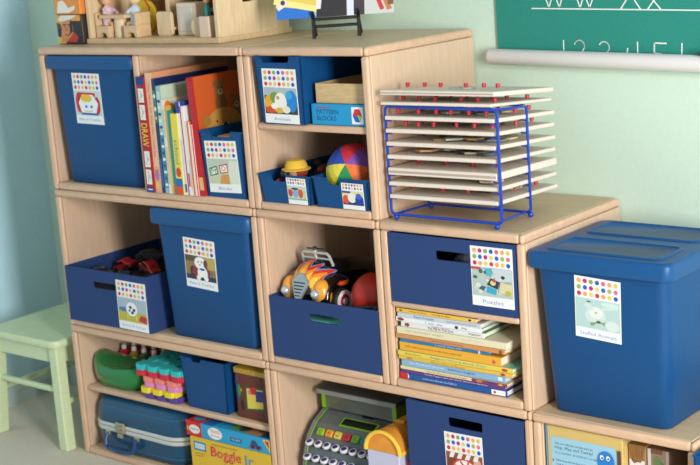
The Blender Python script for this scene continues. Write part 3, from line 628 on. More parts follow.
# ------------------------------------------------------------------ dollhouse with furniture and dolls
t = thing('dollhouse', 'open wooden dollhouse on top of the shelf tower', 'dollhouse', (.106, .076, Z3))
W, DP, Hh = .472, .256, .235
mb = MB(); mb.box((0, 0, 0), (W, DP, .013)); mb.build('base_board', BIRCHH, t, bevel=.0015, seg=1)
mb = MB(); mb.box((.004, .004, .013), (.016, DP-.004, Hh)); mb.build('side_wall', BIRCH, t, bevel=.001, seg=1)
mb = MB(); mb.box((W-.014, .004, .013), (W-.002, .085, Hh)); mb.build('side_wall', BIRCH, t, bevel=.001, seg=1)
mb = MB(); x0, x1 = W-.016, W-.005
for a, b in (((x0, .0855, .013), (x1, DP-.004, .088)), ((x0, .0855, .088), (x1, .095, .16)), ((x0, .135, .088), (x1, DP-.004, .16)), ((x0, .0855, .16), (x1, DP-.004, Hh))):
    mb.box(a, b)
mb.build('window_wall', BIRCH, t)
mb = MB(); mb.box((.016, DP-.012, .013), (W-.016, DP-.004, Hh)); mb.build('back_wall', mat((176, 128, 84), .5, .1, 18, .04, (6, 6, 1.2)), t)
mb = MB(); mb.box((.0, .0, Hh), (W, DP, Hh+.012)); mb.build('upper_floor', BIRCHH, t)
mb = MB(); mb.box((W*.46, .08, .013), (W*.46+.008, DP-.012, .12)); mb.build('inner_wall', BIRCH, t)
DX, DY, DZ = .106, .076, Z3+.0132
t = thing('toy_table', 'toy pedestal table between two dolls in the dollhouse', 'toy table', (DX+.092, DY+.040, DZ)); t.scale = (1.22,)*3
mb = MB(); mb.loft([rrect(.082, .05, .006, .040), rrect(.082, .05, .006, .047)]); mb.build('table_top', BIRCHH, t, bevel=.001, seg=1)
mb = MB(); mb.lathe([(.0145, 0), (.0145, .040)], 18); mb.build('pedestal', mat((228, 206, 168), .45, .06, 18, 0, (6, 6, 1)), t, smooth=True)
def toychair(label, x, y, rz):
    t = thing('toy_chair', label, 'toy chair', (DX+x, DY+y, DZ), rz, group='chairs in the dollhouse'); t.scale = (1.25,)*3
    mb = MB(); mb.prism([(-.02, 0), (-.012, 0), (-.009, .008), (0, .011), (.009, .008), (.012, 0), (.02, 0), (.02, .024), (-.02, .024)], -.019, .019, 'y'); mb.build('seat', BIRCHH, t, bevel=.001, seg=1)
    mb = MB(); mb.prism([(-.02, .024), (-.013, .024), (-.0145, .050), (-.0215, .048)], -.019, .019, 'y'); mb.build('backrest', BIRCHH, t, bevel=.001, seg=1)
toychair('toy chair under the doll in the pink dress', .046, .040, 0)
toychair('toy chair with high back under the doll in pale blue', .150, .040, math.pi)
def doll(label, x, y, rz, dress, hair, z=.0245):
    t = thing('dollhouse_doll', label, 'doll', (DX+x, DY+y, DZ+z*1.25), rz, group='dolls at the toy table'); t.scale = (1.08,)*3
    mb = MB(); mb.tube([(0,0,0),(0,0,.012),(0,0,.028),(0,0,.040),(0,0,.046)], [.013,.0135,.0125,.011,.005], 12); mb.build('dress', mat(dress, .85, .08, 200, .1), t, smooth=True)
    mb = MB(); mb.ball((.001,0,.058), .0135, .013, .0135, 14, 10); mb.build('head', SKIN, t, smooth=True)
    mb = MB(); mb.ball((-.003,0,.0605), .0138, .0145, .0135, 14, 10); mb.build('hair', mat(hair, .9, .1, 200, .2), t, smooth=True)
    for s in (-1, 1): MB().ball((.0135,s*.0045,.059), .0017, n=6, m=5).build('eye', BLACK, t)
    for s in (-1, 1):
        mb = MB(); mb.tube([(.0,s*.0105,.037),(.008,s*.0165,.030),(.022,s*.011,.0255)], [.0048,.0045,.0038], 8); mb.build('arm', mat(dress, .85), t, smooth=True)
        mb = MB(); mb.tube([(.004,s*.006,.005),(.021,s*.007,.004),(.024,s*.007,-.014)], [.0055,.005,.004], 8); mb.build('leg', SKIN, t, smooth=True)
doll('doll in a pink dress sitting at the toy table', .046, .040, 0, (226,196,208), (196,140,86))
doll('doll in a pale blue dress sitting at the toy table', .150, .040, math.pi, (196,212,224), (232,212,150))
t = thing('toy_plate', 'yellow round plate with a red curl behind the toy table', 'plate', (DX+.105, DY+.11, DZ)); t.scale = (1.2,)*3
mb = MB(); mb.prism([(.034*math.cos(k*math.pi/12), .036+.036*math.sin(k*math.pi/12)) for k in range(24)], 0, .008, 'y'); mb.build('disc', mat((232,196,50), .45), t, bevel=.001, seg=1)
art(t, 'curl', Pl((-.034,0,0),(1,0,0),(0,0,1)), .068, .072, [('l',[(.58,.98),(.74,.78),(.72,.56),(.62,.42)],.004,(200,60,50))])
DARKW = mat((150, 100, 62), .5, .12, 20, .04, (1.2, 8, 8))
t = thing('toy_cabinet', 'brown toy hutch with shelves inside the dollhouse', 'toy cabinet', (DX+.235, DY+.130, DZ)); t.scale = (1.15,)*3
for a, b in (((-.055,0,0),(-.050,.04,.13)), ((.115,0,0),(.12,.04,.13)), ((-.05,.034,0),(.115,.04,.13)), ((.03,0,0),(.035,.034,.13))):
    mb = MB(); mb.box(a, b); mb.build('cabinet_side', DARKW, t)
for zz in (.045, .085, .126):
    mb = MB(); mb.box((-.058,-.002,zz), (.122,.034,zz+.005)); mb.build('cabinet_shelf', BIRCHH, t)
t = thing('toy_chair', 'toy wooden chair back in front of the brown hutch', 'toy chair', (DX+.232, DY+.060, DZ), 0, 'chairs in the dollhouse'); t.scale = (1.15,)*3
mb = MB(); mb.loft([[(p[0], -.004, p[1]+.026) for p in rrect(.046, .052, .008, 0)], [(p[0], .004, p[1]+.026) for p in rrect(.046, .052, .008, 0)]]); mb.build('backrest', BIRCH, t, bevel=.001, seg=1)
mb = MB(); mb.box((-.02, .004, .012), (.02, .036, .018)); mb.build('seat', BIRCHH, t)
for sx in (-.016, .016):
    mb = MB(); mb.box((sx-.003, .028, 0), (sx+.003, .034, .012)); mb.build('leg', BIRCHH, t)
t = thing('toy_cupboard', 'pale toy cupboard with panel door in the dollhouse', 'toy cupboard', (DX+.305, DY+.062, DZ)); t.scale = (1.2,)*3
mb = MB(); mb.box((-.028, 0, 0), (.028, .035, .066)); mb.build('body', mat((226,210,184), .5, .05, 20, 0, (6,6,1)), t, bevel=.003, seg=2)
mb = MB(); mb.box((-.020, -.002, .008), (.020, 0, .058)); mb.build('door', mat((214,206,192), .5), t, bevel=.001, seg=1)
t = thing('toy_radio', 'small pale toy radio lying on the hutch shelf', 'toy radio', (DX+.30, DY+.135, DZ+.1040))
mb = MB(); mb.box((-.026, -.002, 0), (.026, .022, .014)); mb.build('case', mat((200,194,180), .5), t, bevel=.001, seg=1)
for xx in (.012, .020): MB().prism([(xx+.003*math.cos(k), .007+.003*math.sin(k)) for k in range(6)], -.003, -.002, 'y').build('dial', BLACK, t)
t = thing('toy_side_table', 'small toy barrel table by the dollhouse wall', 'toy table', (DX+.408, DY+.034, DZ)); t.scale = (1.35,)*3
mb = MB(); mb.loft([rrect(.026, .024, .003, 0), rrect(.026, .024, .003, .036)]); mb.build('body', mat((226,202,180), .5, .05, 20), t)
t = thing('toy_stool', 'round toy stool tipped on its side in the dollhouse', 'toy stool', (DX+.368, DY+.050, DZ)); t.scale = (1.2,)*3
mb = MB(); mb.prism([(.018*math.cos(k*math.pi/8), .019+.019*math.sin(k*math.pi/8)) for k in range(16)], -.012, -.006, 'y'); mb.build('seat', BIRCH, t)
mb = MB(); mb.tube([(0,-.006,.019),(0,.028,.017)], .005, 8); mb.build('post', BIRCHH, t, smooth=True)
t = thing('toy_figurine', 'tiny teal clothed figurine on the barrel table', 'figurine', (DX+.408, DY+.034, DZ+.0488)); t.scale = (1.35,)*3
mb = MB(); mb.lathe([(.005,0),(.0055,.012),(.003,.022)], 10); mb.build('body', mat((40,140,140), .7), t, smooth=True)
mb = MB(); mb.ball((0,0,.027), .006, n=10, m=8); mb.build('head', mat((205,150,105), .6), t, smooth=True)

# ------------------------------------------------------------------ cowboy tin left of the dollhouse
t = thing('cowboy_box', 'orange box printed with a cowboy portrait beside the dollhouse', 'box', (.0505, .070, Z3), -.05)
bw, bd, bh = .104, .075, .130
mb = MB(); mb.box((-bw/2, 0, 0), (bw/2, bd, .075)); mb.build('box_base', mat((60, 46, 40), .5), t, bevel=.004, seg=2)
mb = MB(); mb.box((-bw/2-.002, -.002, .0752), (bw/2+.002, bd+.002, bh)); mb.build('box_lid', mat((226, 140, 60), .5), t, bevel=.004, seg=2)
art(t, 'portrait', Pl((-bw/2+.002, 0, .002), (1,0,0), (0,0,1)), bw-.004, .072, [('r',0,0,1,1,(46,42,40)),('p',[(0,.0),(.35,0),(.1,.22),(0,.25)],(226,186,60)),('r',0,.8,1,1,(228,160,70)),('r',0,.6,.3,.85,(224,190,80)),
    ('p',[(.12,.05),(.2,.75),(.4,.92),(.62,.85),(.68,.5),(.58,.2),(.4,.06)],(214,140,92)),('p',[(.36,.06),(.7,.42),(.86,.2),(.75,.05)],(196,62,40)),('p',[(.50,.3),(.66,.45),(.64,.8),(.56,.82)],(60,40,34)),
    ('l',[(.26,.66),(.38,.68)],.003,(40,26,22)),('l',[(.46,.68),(.56,.66)],.003,(40,26,22)),('e',.33,.6,.03,.02,(40,26,22)),('e',.5,.6,.03,.02,(40,26,22)),('p',[(.38,.62),(.46,.45),(.34,.44)],(190,112,70)),('l',[(.32,.32),(.42,.29),(.5,.33)],.003,(140,60,50)),
    ('p',[(.0,.55),(.2,.5),(.16,.7),(0,.75)],(90,70,60)),('p',[(.05,.84),(.25,.78),(.62,.86),(.9,1),(.2,1)],(232,226,216))])
art(t, 'hat_print', Pl((-bw/2, -.002, .077), (1,0,0), (0,0,1)), bw, .05, [('r',.03,.05,.97,.95,(230,150,70)),('p',[(.1,0.06),(.14,.3),(.18,.62),(.36,.7),(.5,.5),(.56,.3),(.86,.42),(.8,.2),(.6,.06)],(238,232,222))])

# ------------------------------------------------------------------ photo on a black easel
e0 = Vector((.815, .222, Z3)); ea = math.atan2(.061, .084)
t = thing('table_easel', 'small black easel holding a photo print', 'easel', tuple(e0), ea)
for sx in (-.052, .052):
    mb = MB(); mb.tube([(sx, -.012, 0), (sx, -.003, .042), (sx, -.016, .060)], .0042, 6); mb.build('front_leg', BLACK, t)
    mb = MB(); mb.tube([(sx, -.004, .044), (sx*1.02, .060, .002)], .0036, 6); mb.build('back_leg', BLACK, t)
for zz, yy in ((.042, -.003), (.026, -.006)):
    mb = MB(); mb.tube([(-.052, yy, zz), (.052, yy, zz)], .0036, 6); mb.build('crossbar', BLACK, t)
t = thing('photo_print', 'glossy photo print of a yellow inflatable slide on the easel', 'photograph', (e0.x-.004*math.sin(ea)*-1, e0.y, Z3+.0462), ea, rot=(R(-12), 0, ea))
mb = MB(); mb.box((-.138, -.0015, .0005), (.132, .001, .19)); mb.build('print_sheet', mat((238,238,238), .3), t)
art(t, 'print_image', Pl((-.138, -.0015, 0), (1,0,0), (0,0,1)), .27, .19, [('r',0,0,1,1,(150,190,220)),('r',0,0,.3,.28,(30,110,200)),('p',[(0,.05),(.36,.12),(.36,1),(0,1)],(224,198,90)),('p',[(0,.0),(.34,.0),(.3,.10),(0,.16)],(32,112,205)),('l',[(0,.22),(.36,.10)],.014,(244,226,140)),('l',[(0,.40),(.36,.25)],.014,(246,230,150)),('l',[(0,.58),(.36,.42)],.014,(246,230,150)),
    ('p',[(.34,.0),(.60,.0),(.62,1),(.38,1)],(34,32,38)),('p',[(.34,.1),(.38,.1),(.42,.5),(.36,.5)],(230,225,225)),('p',[(.60,0),(.66,0),(.7,.6),(.62,.6)],(214,222,232)),('p',[(.66,0),(.75,0),(.78,.9),(.68,.9)],(60,50,60)),('p',[(.75,0),(1,0),(1,1),(.78,1)],(200,205,200)),
    ('l',[(.84,.3),(.9,.06)],.010,(200,50,50)),('l',[(.90,.3),(.96,.06)],.012,(190,120,70)),('r',.95,.1,1,.5,(120,80,60)),('l',[(.02,.14),(.09,.2)],.012,(236,220,200)),('e',.06,.2,.02,.03,(60,50,120))], lift=.0004)

# ------------------------------------------------------------------ pull-down handwriting chart on the wall
t = thing('wall_chart', 'green handwriting chart with a white roller on the wall', 'wall chart', (1.148, .388, 1.035))
CH = mat((32, 134, 120), .6, .05, 160, .05)
mb = MB(); mb.hexa([(0,-.006,-.005),(1.15,-.006,-.035),(1.15,-.004,-.035),(0,-.004,-.005)], [(-.003,-.006,.60),(1.15,-.006,.56),(1.15,-.004,.56),(-.003,-.004,.60)]); mb.build('chart_sheet', CH, t)
mb = MB(); a, b = Vector((-.012,-.0235,-.001)), Vector((1.17,-.0235,-.032))
mb.tube([a, a+(b-a)*.004, b-(b-a)*.004, b], [.0150, .0178, .0178, .015], 24); mb.build('roller_tube', mat((226, 224, 222), .45), t, smooth=True, ang=60)
cw = (226, 232, 226); k = -.025
def P(x, zz): return (x-1.148, zz-1.035)
def poly(*pts): return ('l', [P(*q) for q in pts], .0030, cw)
def arc(cx, cz, rx, rz, a0, a1, n=10): return [(cx+rx*math.cos(R(a0+(a1-a0)*i/n)), cz+rz*math.sin(R(a0+(a1-a0)*i/n))) for i in range(n+1)]
sh = [('l', [P(1.242,1.137), P(2.28,1.109)], .0026, cw), ('l', [P(1.242,1.205), P(2.28,1.177)], .0026, cw),
      poly((1.262,1.20),(1.286,1.138),(1.298,1.172),(1.312,1.138),(1.334,1.198)), poly((1.350,1.172),(1.363,1.136),(1.374,1.166),(1.386,1.136),(1.402,1.172)),
      poly((1.504,1.192),(1.460,1.132)), poly((1.462,1.192),(1.506,1.131)), poly((1.550,1.164),(1.522,1.130)), poly((1.522,1.164),(1.552,1.130)),
      poly((1.319,1.067),(1.319,1.010)), poly(*arc(1.358,1.055,.0125,.012,160,-20),(1.343,1.010),(1.372,1.009)),
      poly(*arc(1.418,1.052,.0125,.012,150,-90)), poly(*arc(1.418,1.024,.0145,.014,90,-150)),
      poly((1.474,1.050),(1.470,1.030),(1.500,1.028)), poly((1.497,1.063),(1.497,1.004)),
      poly((1.563,1.060),(1.536,1.061),(1.535,1.040),*arc(1.546,1.024,.0145,.0155,100,-140)),
      poly((1.598,1.060),(1.596,1.020),*arc(1.611,1.018,.014,.014,170,-180)), poly((1.655,1.058),(1.685,1.057),(1.668,1.0)), poly(*arc(1.735,1.045,.011,.011,0,360)), poly(*arc(1.735,1.016,.014,.014,0,360))]
art(t, 'lettering', Pl((0,-.006,0),(1,0,0),(0,0,1)), 1, 1, sh, lift=.0006, step=.00002)
mb = MB(); mb.box((.500,-.040,.004), (.545,-.020,.010)); mb.build('roller_clip', mat((40,70,60), .5), t)

# ------------------------------------------------------------------ pale green stool by the left wall
t = thing('child_stool', 'pale green painted wooden stool beside the shelf', 'stool', (-.203, .155, 0))
SX, SY, SH = .156, .178, .308
mb = MB(); mb.loft([rrect(2*SX-.006, 2*SY-.006, .022, SH-.020), rrect(2*SX, 2*SY, .025, SH-.016), rrect(2*SX, 2*SY, .025, SH-.005), rrect(2*SX-.008, 2*SY-.008, .021, SH)]); mb.build('seat', STOOL, t, smooth=True, ang=50)
for sx in (-1, 1):
    for sy in (-1, 1):
        tx, ty = sx*(SX-.027), sy*(SY-.027); bx, by = sx*(SX-.008), sy*(SY-.012); q = .0165; zt = SH-.0202
        mb = MB(); mb.hexa([(bx-q,by-q,0),(bx+q,by-q,0),(bx+q,by+q,0),(bx-q,by+q,0)], [(tx-q,ty-q,zt),(tx+q,ty-q,zt),(tx+q,ty+q,zt),(tx-q,ty+q,zt)]); mb.build('leg', STOOL, t, bevel=.004, seg=2)
for s in (-1, 1):
    mb = MB(); mb.box((-SX+.04, s*(SY-.027)-.008, SH-.066), (SX-.04, s*(SY-.027)+.008, SH-.0203)); mb.build('apron', STOOL, t)
    mb = MB(); mb.box((s*(SX-.027)-.008, -SY+.04, SH-.066), (s*(SX-.027)+.008, SY-.04, SH-.0203)); mb.build('apron', STOOL, t)
    mb = MB(); mb.tube([(-SX+.02, s*(SY-.02), .165), (SX-.02, s*(SY-.02), .165)], .0085, 10); mb.build('stretcher', STOOL, t, smooth=True)
    mb = MB(); mb.tube([(s*(SX-.017), -SY+.02, .130), (s*(SX-.017), SY-.02, .130)], .0085, 10); mb.build('stretcher', STOOL, t, smooth=True)

# ------------------------------------------------------------------ flame painted car, red ball and toys in the fabric bin
t = thing('toy_hot_rod', 'black toy roadster with painted flames, chrome grille and whitewall tyres', 'toy car', (.818, .022, .4732))
CB = mat((12, 12, 14), .12, coat=1.0)
def ell(cx, cz, rx, rz, y, n=20, p=2.4, flat=None):
    out = []
    for k in range(n):
        a = 2*math.pi*k/n; c, s = math.cos(a), math.sin(a)
        x = cx+rx*math.copysign(abs(c)**(2/p), c); zz = cz+rz*math.copysign(abs(s)**(2/p), s)
        out.append((x, y, max(zz, flat) if flat is not None else zz))
    return out
KS = [(.003,.054,.016,.022),(.008,.058,.030,.036),(.020,.064,.040,.047),(.038,.068,.046,.054),(.060,.070,.050,.057),(.085,.069,.053,.056),(.12,.068,.056,.053),(.165,.064,.057,.048),(.20,.060,.056,.044),(.24,.056,.046,.036),(.262,.052,.028,.022)]
mb = MB(); mb.loft([ell(0,a[1],a[2],a[3],a[0]) for a in KS])
body = mb.build('body', CB, t, smooth=True, ang=80)
for s in (-1, 1):
    mb = MB(); rings = []
    for k in range(9):
        a = R(-20+k*25); cy, cz = .062, .040
        y, zz = cy-.046*math.cos(a), cz+.046*math.sin(a); wd = .026 if k < 6 else .022
        rings.append([(s*(.051)+wd*.9*math.cos(q*math.pi/5)*(.95), y+.012*math.sin(q*math.pi/5)*-math.cos(a), zz+.012*math.sin(q*math.pi/5)*math.sin(a)) for q in range(10)])
    mb.loft(rings); mb.build('fender', CB, t, smooth=True, ang=80)
# flames: painted tongues lying on hood and fenders (thin raised print following the surface)
def hood(y):
    ks = KS[:8]
    for a, b in zip(ks, ks[1:]):
        if a[0] <= y <= b[0]:
            f = (y-a[0])/(b[0]-a[0]); return [a[i]+(b[i]-a[i])*f for i in range(1, 4)]
def hpt(y, a, off):
    cz, rx, rz = hood(y); c, s = math.cos(a), math.sin(a); p = 2.4
    x = rx*math.copysign(abs(c)**(2/p), c); zz = cz+rz*math.copysign(abs(s)**(2/p), s)
    nx, nz = c, s; return (x+nx*off, y-off*.3, zz+nz*off)
def flame(a0, a1, y0, y1, col, off, name):
    mb = MB(); n = 10
    for i in range(n):
        f0, f1 = i/n, (i+1)/n
        def edge(f):
            c = (a0+a1)/2+.10*math.sin(f*5)*(a1-a0); hw = (a1-a0)/2*((1-f)**.7)*(1+.25*math.sin(f*7)); y = y0+(y1-y0)*f
            return [hpt(y, c-hw+2*hw*q/3, off) for q in range(4)]
        e0, e1 = edge(f0), edge(f1)
        for q in range(3): mb.add([e0[q], e0[q+1], e1[q+1], e1[q]], [(0, 1, 2, 3)])
    mb.build(name, mat(col, .25, coat=.6), body, smooth=True)
nf = 7
for i in range(nf):
    a0 = R(-10+i*200/nf); a1 = a0+R(200/nf); q = .022*(i % 2)
    flame(a0-.10, a1+.10, .0085, .060+q, (120,140,215), .0004, 'flame')
    flame(a0-.04, a1+.04, .0080, .054+q, (208,60,30), .0008, 'flame')
    flame(a0-.00, a1+.00, .0075, .036+q*.7, (236,140,44), .0012, 'flame')
    flame(a0+.05, a1-.05, .0070, .022+q*.4, (244,190,60), .0016, 'flame')
mb = MB(); mb.prism([(-.026,.026),(-.008,.046),(.008,.046),(.026,.026),(.005,-.022),(-.005,-.022)], -.004, .006, 'y')
mb.xf(Matrix.Translation((0, -.004, .062)) @ Matrix.Rotation(R(-22), 4, 'X')); mb.build('grille', mat((170,176,180), .2, metal=.5), t, bevel=.003, seg=2)
for i in range(6):
    zz = -.016+i*.0075; ww = .004+(zz+.018)*.32
    mb = MB(); mb.box((-ww,-.0052,zz), (ww,-.0040,zz+.0026)); mb.xf(Matrix.Translation((0, -.004, .062)) @ Matrix.Rotation(R(-22), 4, 'X')); mb.build('grille_slot', BLACK, t)
for s in (-1, 1):
    mb = MB(); mb.ball((s*.045,.002,.062), .0115, .012, .0115, 14, 10); mb.build('headlight', CHROME, t, smooth=True)
    mb = MB(); mb.ball((s*.047,.024,.058), .023, .022, .034, 16, 12); mb.build('fender_nose', mat((240,164,48), .25, coat=.7), t, smooth=True)
    for k, (yy, zz) in enumerate(((.046,.082), (.062,.086), (.080,.078))):
        mb = MB(); mb.ball((s*(.055+.003*k),yy,zz-.004), .014, .018, .009, 10, 7); mb.build('flame', mat([(228,100,36),(214,60,30),(226,84,36)][k], .25, coat=.6), body, smooth=True)
for s in (-1, 1):
    for yy in (.066, .205):
        w = MB(); prof = [(.012,-.010),(.027,-.010),(.031,-.006),(.031,.006),(.027,.010),(.012,.010)]
        def ring(r, xo): return [(s*.0655+xo, yy+r*math.cos(k*math.pi/10), .034+r*math.sin(k*math.pi/10)) for k in range(20)]
        w.loft([ring(r, x) for r, x in prof]); wo = w.build('wheel', mat((18,18,18), .6), t, smooth=True, ang=50)
        w = MB(); w.loft([ring(.026, s*.0103), ring(.026, s*.0112), ring(.016, s*.0112), ring(.016, s*.0103)]); w.build('whitewall', mat((236,234,230), .5), wo)
        w = MB(); w.loft([ring(.0158, s*.0101), ring(.0150, s*.0125), ring(.009, s*.0125)]); w.build('wheel_rim', mat((170,20,50), .3), wo)
        w = MB(); w.loft([ring(.0088, s*.0122), ring(.0075, s*.016), ring(.003, s*.018)]); w.build('hub_cap', CHROME, wo, smooth=True)
mb = MB(); mb.tube([(-.044,.072,.112),(-.041,.064,.136),(-.035,.063,.142),(.035,.063,.142),(.041,.064,.136),(.044,.072,.112)], .0036, 8); mb.build('windscreen_frame', mat((200,208,208), .35, metal=.4), t, smooth=True)
mb = MB(); mb.tube([(-.041,.066,.128),(.041,.066,.128)], .0026, 8); mb.build('windscreen_bar', mat((200,208,208), .35, metal=.4), t, smooth=True)
mb = MB(); mb.tube([(0,.066,.118),(0,.062,.150)], .0035, 8); mb.build('mirror_post', CHROME, t, smooth=True)
mb = MB(); mb.ball((0,.062,.152), .006, .006, .005, 10, 7); mb.tube([(-.026,.064,.150),(.026,.064,.152)], .002, 6); mb.build('mirror', mat((40,42,46), .3), t, smooth=True)
# padding toys that fill the bin below
t = thing('play_mat', 'folded turquoise and green play mat inside the bin under roadster', 'play mat', (.900, .012, Z1+T+.0045))
for i, c in enumerate(((40,120,170),(30,90,170),(60,150,110),(40,150,190),(110,220,205))):
    mb = MB(); mb.loft([rrect(.296-.004*i, .26, .02, .0002+i*.0176, 0, .145), rrect(.30-.004*i, .265, .022, .004+i*.0176, 0, .145), rrect(.30-.004*i, .265, .022, .013+i*.0176, 0, .145), rrect(.296-.004*i, .26, .02, .0174+i*.0176, 0, .145)]); mb.build('mat_fold', mat(c, .7, .1, 60, .2), t, smooth=True)
t = thing('red_ball', 'red rubber ball behind the roadster in fabric bin', 'ball', (.978, .098, .4732))
mb = MB(); mb.ball((0,0,.054), .056, .056, .054, 24, 16); mb.build('ball_body', mat((190, 44, 28), .4), t, smooth=True)
mb = MB(); mb.lathe([(.003,.1072),(.006,.1076),(.004,.1085)], 10); mb.build('valve', mat((120,25,20), .5), t)
t = thing('toy_scooter', 'black toy scooter part poking up by the red ball', 'toy', (1.015, .030, .4732))
mb = MB(); mb.tube([(-.045,.000,.030),(-.02,-.004,.046),(.012,-.002,.050),(.03,.004,.040)], .005, 8); mb.build('handlebar', BLACK, t, smooth=True)
mb = MB(); mb.tube([(-.005,-.002,.048),(-.005,.004,.0)], .005, 8); mb.build('stem', BLACK, t, smooth=True)
mb = MB(); mb.ball((.018,.002,.046), .012, .010, .009, 10, 7); mb.build('grip', mat((40,40,42), .5), t, smooth=True)
t = thing('black_backpack', 'black cloth toy bag behind the roadster in the bin', 'bag', (.977, .235, .4732)); t.scale = (.66, 1, 1)
mb = MB(); rd = random.Random(5); rings = []
for (zz, s) in ((0,.9),(.03,1),(.07,.96),(.10,.8),(.118,.45)):
    rings.append([(p[0]*s+rd.uniform(-.004,.004), p[1]*s+rd.uniform(-.003,.003), zz+rd.uniform(-.002,.002)*(zz > 0)) for p in rrect(.22, .115, .04, 0)])
mb.loft(rings); mb.build('bag_body', mat((20,19,20), .8, .2, 60, .3), t, smooth=True, ang=80)
mb = MB(); mb.tube([(-.03,-.01,.112),(-.02,-.012,.128),(.02,-.012,.128),(.03,-.01,.112)], .005, 8); mb.build('strap', mat((30,30,32), .8), t, smooth=True)

# ------------------------------------------------------------------ crumpled plastic bags in the puzzles bin
def crumple(label, loc, sx, sy, sz, seed, m):
    rd = random.Random(seed); bm = bmesh.new(); bmesh.ops.create_icosphere(bm, subdivisions=4, radius=1)
    ds = [(Vector((rd.uniform(-1,1), rd.uniform(-1,1), rd.uniform(-1,1))).normalized(), rd.uniform(.55,.95)) for _ in range(40)]
    for v in bm.verts:
        k = 1.0
        for d, c in ds:
            q = v.co.normalized().dot(d)
            if q > .0: k = min(k, c/max(q, .2)) if c/max(q, .2) < 1 else k
        k *= 1+rd.uniform(-.02,.02); v.co = Vector((v.co.x*k*sx, v.co.y*k*sy, v.co.z*k*sz))
    zmin = min(v.co.z for v in bm.verts)
    for v in bm.verts: v.co.z -= zmin
    me = bpy.data.meshes.new('plastic_bag'); bm.to_mesh(me); bm.free(); me.materials.append(m)
    o = bpy.data.objects.new('plastic_bag', me); C.objects.link(o); o.location = loc; return tag(o, label, 'bag')
crumple('grey crumpled plastic bag in the puzzles bin behind the handle hole', (1.285, .116, .5595), .12, .112, .084, 4, mat((190,194,202), .12, .4, 40, .4, coat=.6))
crumple('dark crumpled plastic bag in the puzzles bin', (1.19, .255, .5595), .075, .07, .074, 9, mat((40,42,48), .15, .4, 40, .4, coat=.6))

# ------------------------------------------------------------------ toys on the bottom tier shelf
GREEN = mat((14, 122, 58), .22, coat=.7)
t = thing('green_toy_shell', 'glossy green moulded toy shell in front of the little capped jars', 'toy', (.1175, .022, .189))
def tubsec(sx, sy, zz, wave=0):
    out = []
    for k in range(28):
        a = 2*math.pi*k/28; c, s = math.cos(a), math.sin(a); p = 2.8
        x = .096*sx*math.copysign(abs(c)**(2/p), c); y = .050+.050*sy*math.copysign(abs(s)**(2/p), s)
        dz = wave*(.010*max(0, -c)**2+.012*max(0, -c)**6-.007*max(0, -s)*(1-abs(c)))
        out.append((x, y, zz+dz))
    return out
mb = MB(); mb.loft([tubsec(.62,.70,0), tubsec(.80,.84,.004), tubsec(.94,.95,.018), tubsec(1,1,.038), tubsec(.99,.99,.054,.6), tubsec(.95,.95,.063,1), tubsec(.88,.86,.065,1), tubsec(.6,.6,.062,.5)])
mb.build('shell_body', GREEN, t, smooth=True, ang=80)
jc = [((196,30,40),'red'),((210,70,40),'orange'),((170,130,40),'ochre'),((190,30,40),'scarlet'),((40,110,60),'green')]
jproto = {}
for i in range(15):
    ix, iy = i % 5, i//5; c, cn = jc[(ix*2+iy) % 5]
    loc = (.044+.040*ix, .140+.036*iy, .1895); lb = '%s little jar with white cap behind green shell, %s row, %s' % (cn, ('front', 'middle', 'back')[iy], ('leftmost', 'second from left', 'centre', 'second from right', 'rightmost')[ix])
    if c not in jproto:
        j = thing('paint_jar', lb, 'jar', loc, group='little jars behind the green toy shell'); jproto[c] = j
        mb = MB(); mb.lathe([(.014,0),(.0155,.003),(.0155,.060),(.009,.068),(.008,.071)], 14); mb.build('jar_body', mat(c, .3, coat=.4), j, smooth=True)
        mb = MB(); mb.lathe([(.0068,.071),(.0068,.080),(.0045,.083)], 12); mb.build('cap', WHITE, j, smooth=True)
    else: dup(jproto[c], loc, label=lb, group='little jars behind the green toy shell')
# interlocking foam blocks
def plus(a, b):
    return [(-a,-b),(a,-b),(a,-a),(b,-a),(b,a),(a,a),(a,b),(-a,b),(-a,a),(-b,a),(-b,-a),(-a,-a)]
fcols = [((92,66,150),'purple'),((236,216,50),'yellow'),((226,140,196),'pink'),((238,140,120),'salmon'),((208,44,70),'crimson'),((52,190,190),'turquoise')]
for lay, (c, cn) in enumerate(fcols):
    first = None; half = lay < 4; ox = (.020, .012, .022, .020, 0, 0)[lay]
    for i in range(3 if half else 4):
        for j in range(3):
            x = .2425+.0435*i+ox; y = .038+.0435*j+(.004, -.001, .004, .003, 0, 0)[lay]; zz = .1893+lay*.0151
            lb = '%s foam block in the interlocking pile, %s row, %s column' % (cn, ('front', 'middle', 'back')[j], ('first', 'second', 'third', 'fourth')[i])
            if first is None:
                mb = MB(); mb.prism(plus(.0130, .0212), 0, .0148, 'z')
                first = mb.build('foam_block', mat(c, .7, .04, 120, .1), None, loc=(x, y, zz), bevel=.0008, seg=1); tag(first, lb, 'block', 'interlocking foam blocks')
            else: dup(first, (x, y, zz), label=lb)
